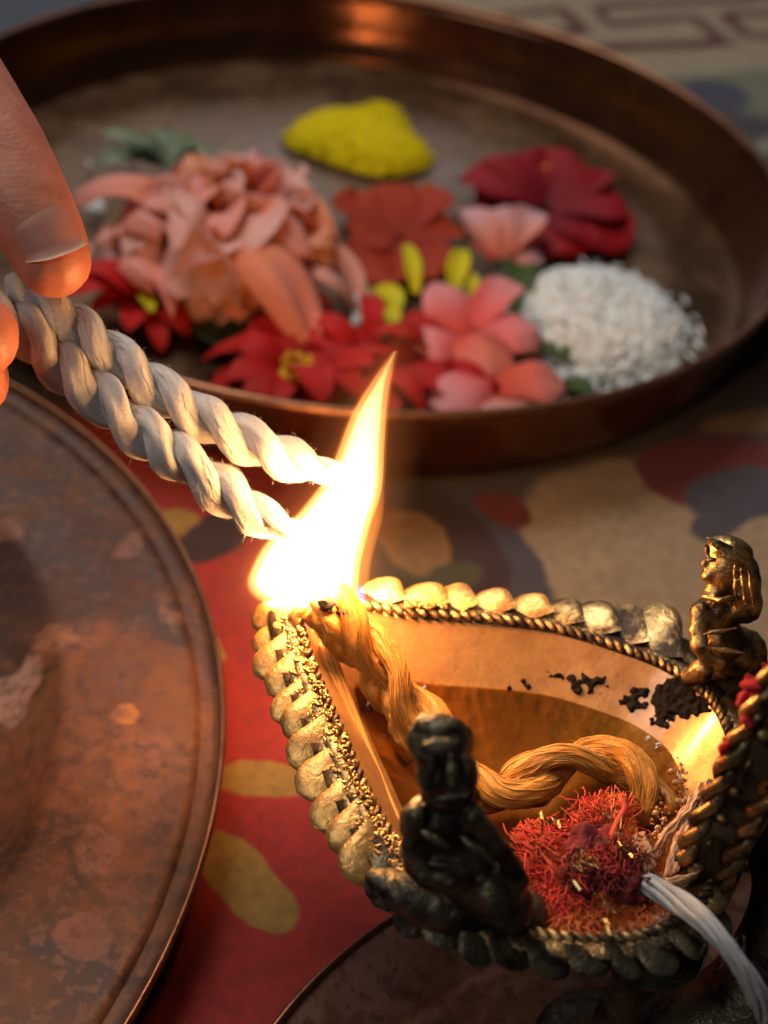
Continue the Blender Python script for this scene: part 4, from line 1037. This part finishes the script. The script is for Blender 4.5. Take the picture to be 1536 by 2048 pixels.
# small yellow pieces
def yellow(px, py, px2, py2, w_, h, label):
    o = petal('yellow_floret', 'yellow_petal', fp(px, py, h), fp(px2, py2, h + 2), w_ / 1000, None, cup=.25, bend=.1, m=.5, bw=.6, seed=px, thick=.001)
    tag(o, label, 'petal', 'small yellow florets')
yellow(832, 590, 812, 490, 6, 8, 'upright narrow yellow floret in front of the orange red flower')
yellow(905, 590, 925, 500, 8, 8, 'greenish yellow floret between the orange red flower and pale pink blossom')
yellow(950, 600, 930, 545, 6, 7, 'small yellow green floret just above the five petalled pink blossom')
yellow(745, 580, 800, 620, 10, 9, 'yellow floret curled between rose and middle pink blossom')
yellow(760, 610, 785, 660, 9, 9, 'yellow floret lying just below another, right of the rose')
yellow(285, 590, 305, 625, 5, 10, 'tiny yellow floret among red petals beside the thumb')

# grey green leaf sprig behind the rose, dark leaves below
lf = thing('leaf_sprig', fp(320, 320, 0), 'soft grey green leaf sprig behind the rose', 'leaf')
rr = random.Random(77)
for k, (b_, t_) in enumerate((((330, 335, 4), (205, 262, 14)), ((330, 335, 4), (190, 320, 8)), ((330, 335, 4), (270, 270, 16)), ((330, 335, 4), (330, 255, 14)), ((330, 335, 4), (385, 270, 14)), ((330, 335, 4), (440, 300, 8)), ((300, 330, 4), (240, 300, 12)), ((350, 335, 4), (400, 320, 9)))):
    petal('leaf', 'leaf_grey', fp(*b_), fp(*t_), .012, lf, cup=.15, bend=.1, curl=.1, ruf=.1, m=.45, seed=k)
def leaf(px, py, px2, py2, w_, h, label):
    o = petal('green_leaf', 'green_leaf', fp(px, py, h), fp(px2, py2, h + 1), w_ / 1000, None, cup=.12, bend=.08, ruf=.06, m=.45, seed=px)
    tag(o, label, 'leaf', 'dark green leaves among the flowers')
leaf(320, 480, 385, 610, 16, 5, 'dark green leaf hanging under the left of the rose')
leaf(400, 640, 470, 700, 18, 3, 'dark green leaf under the lower tip of the rose')
leaf(1050, 500, 1030, 640, 12, 3, 'narrow dark leaf between pale pink blossom and rice')
leaf(1060, 690, 1150, 720, 10, 4, 'dark leaf under the right petal of the middle pink blossom')
leaf(1130, 760, 1180, 790, 9, 2, 'small dark leaf at the front edge of the rice')

# rice heap: mound with single grains on it
RC = fp(1198, 655, 0); RC.z = ZF
rh = thing('rice_heap', RC, 'heap of white rice grains at the right side of the copper tray', 'rice')
rr = random.Random(55)
rxm, rym, rhm = .0310, .0360, .0115
def mound(a, r): return RC + Vector((math.cos(a) * r * rxm, math.sin(a) * r * rym, (rhm * (1 - r ** 3) ** .8 + .0022 * noise.noise(Vector((math.cos(a) * r * 2.2, math.sin(a) * r * 2.2, 7))) * (1 - r)) if r < 1 else 0)) * 1.0
V, Fc = [], []
for i in range(9):
    r = .97 * i / 8
    for k in range(32):
        a = 2 * math.pi * k / 32; V.append(mound(a, r * (1 + .05 * noise.noise(Vector((math.cos(a) * 2, math.sin(a) * 2, 3))))) - Vector((0, 0, .0012)))
for i in range(8):
    for k in range(32): Fc.append((i * 32 + k, i * 32 + (k + 1) % 32, (i + 1) * 32 + (k + 1) % 32, (i + 1) * 32 + k))
mk('mound', V, Fc, MAT['rice'], rh)
gv, gf = sphere_vf(5, 6)
gme = mesh('grain', [Vector((v.x * .0031, v.y * .00080, v.z * .0006)) for v in gv], gf, MAT['rice'])
def grain_matrix(p, nrm_):
    x_ = Vector((rr.gauss(0, 1), rr.gauss(0, 1), rr.gauss(0, .35))); x_ = (x_ - nrm_ * x_.dot(nrm_) * .7).normalized(); y_ = nrm_.cross(x_).normalized()
    s_ = rr.uniform(.8, 1.15); return frame(x_, y_, x_.cross(y_), p, (s_, s_, s_))
bulkV, bulkF = [], []
for k in range(2400):
    a = rr.uniform(0, 6.283); r = math.sqrt(rr.random()) * (1.0 if k > 200 else 1.22) * (1 + .09 * noise.noise(Vector((math.cos(a) * 1.6, math.sin(a) * 1.6, 2))))
    p = mound(a, min(r, .999)) if r < 1 else RC + Vector((math.cos(a) * r * rxm, math.sin(a) * r * rym, .0008))
    nn = Vector((math.cos(a) * r * .5 + rr.gauss(0, .25), math.sin(a) * r * .5 + rr.gauss(0, .25), 1)).normalized(); p = p + nn * rr.uniform(-.0003, .0018)
    M = grain_matrix(p, nn)
    near = math.sin(a) < .75
    if k < 295: inst('grain', gme, M, rh)
    else:
        b = len(bulkV); bulkV += [M @ v.co for v in gme.vertices]; bulkF += [tuple(i + b for i in f) for f in gf]
go = mk('grain_mass', bulkV, bulkF, MAT['rice'], rh); go['kind'] = 'stuff'
V, Fc = [], []
for cx, cy, n_, sp in ((705, 595, 40, 22), (690, 520, 14, 12), (190, 405, 16, 14), (720, 640, 16, 20), (1020, 530, 18, 16), (1130, 740, 14, 24), (250, 320, 6, 40), (1000, 620, 8, 20)):
    for k in range(n_):
        M = grain_matrix(fp(cx + rr.gauss(0, sp), cy + rr.gauss(0, sp * .7), 1 + rr.random() * 4), Vector((0, 0, 1)))
        b = len(V); V += [M @ v.co for v in gme.vertices]; Fc += [tuple(i + b for i in f) for f in gf]
sg = mk('scattered_rice', V, Fc, MAT['rice']); tag(sg, 'loose rice grains scattered between the flowers', 'rice', kind='stuff')
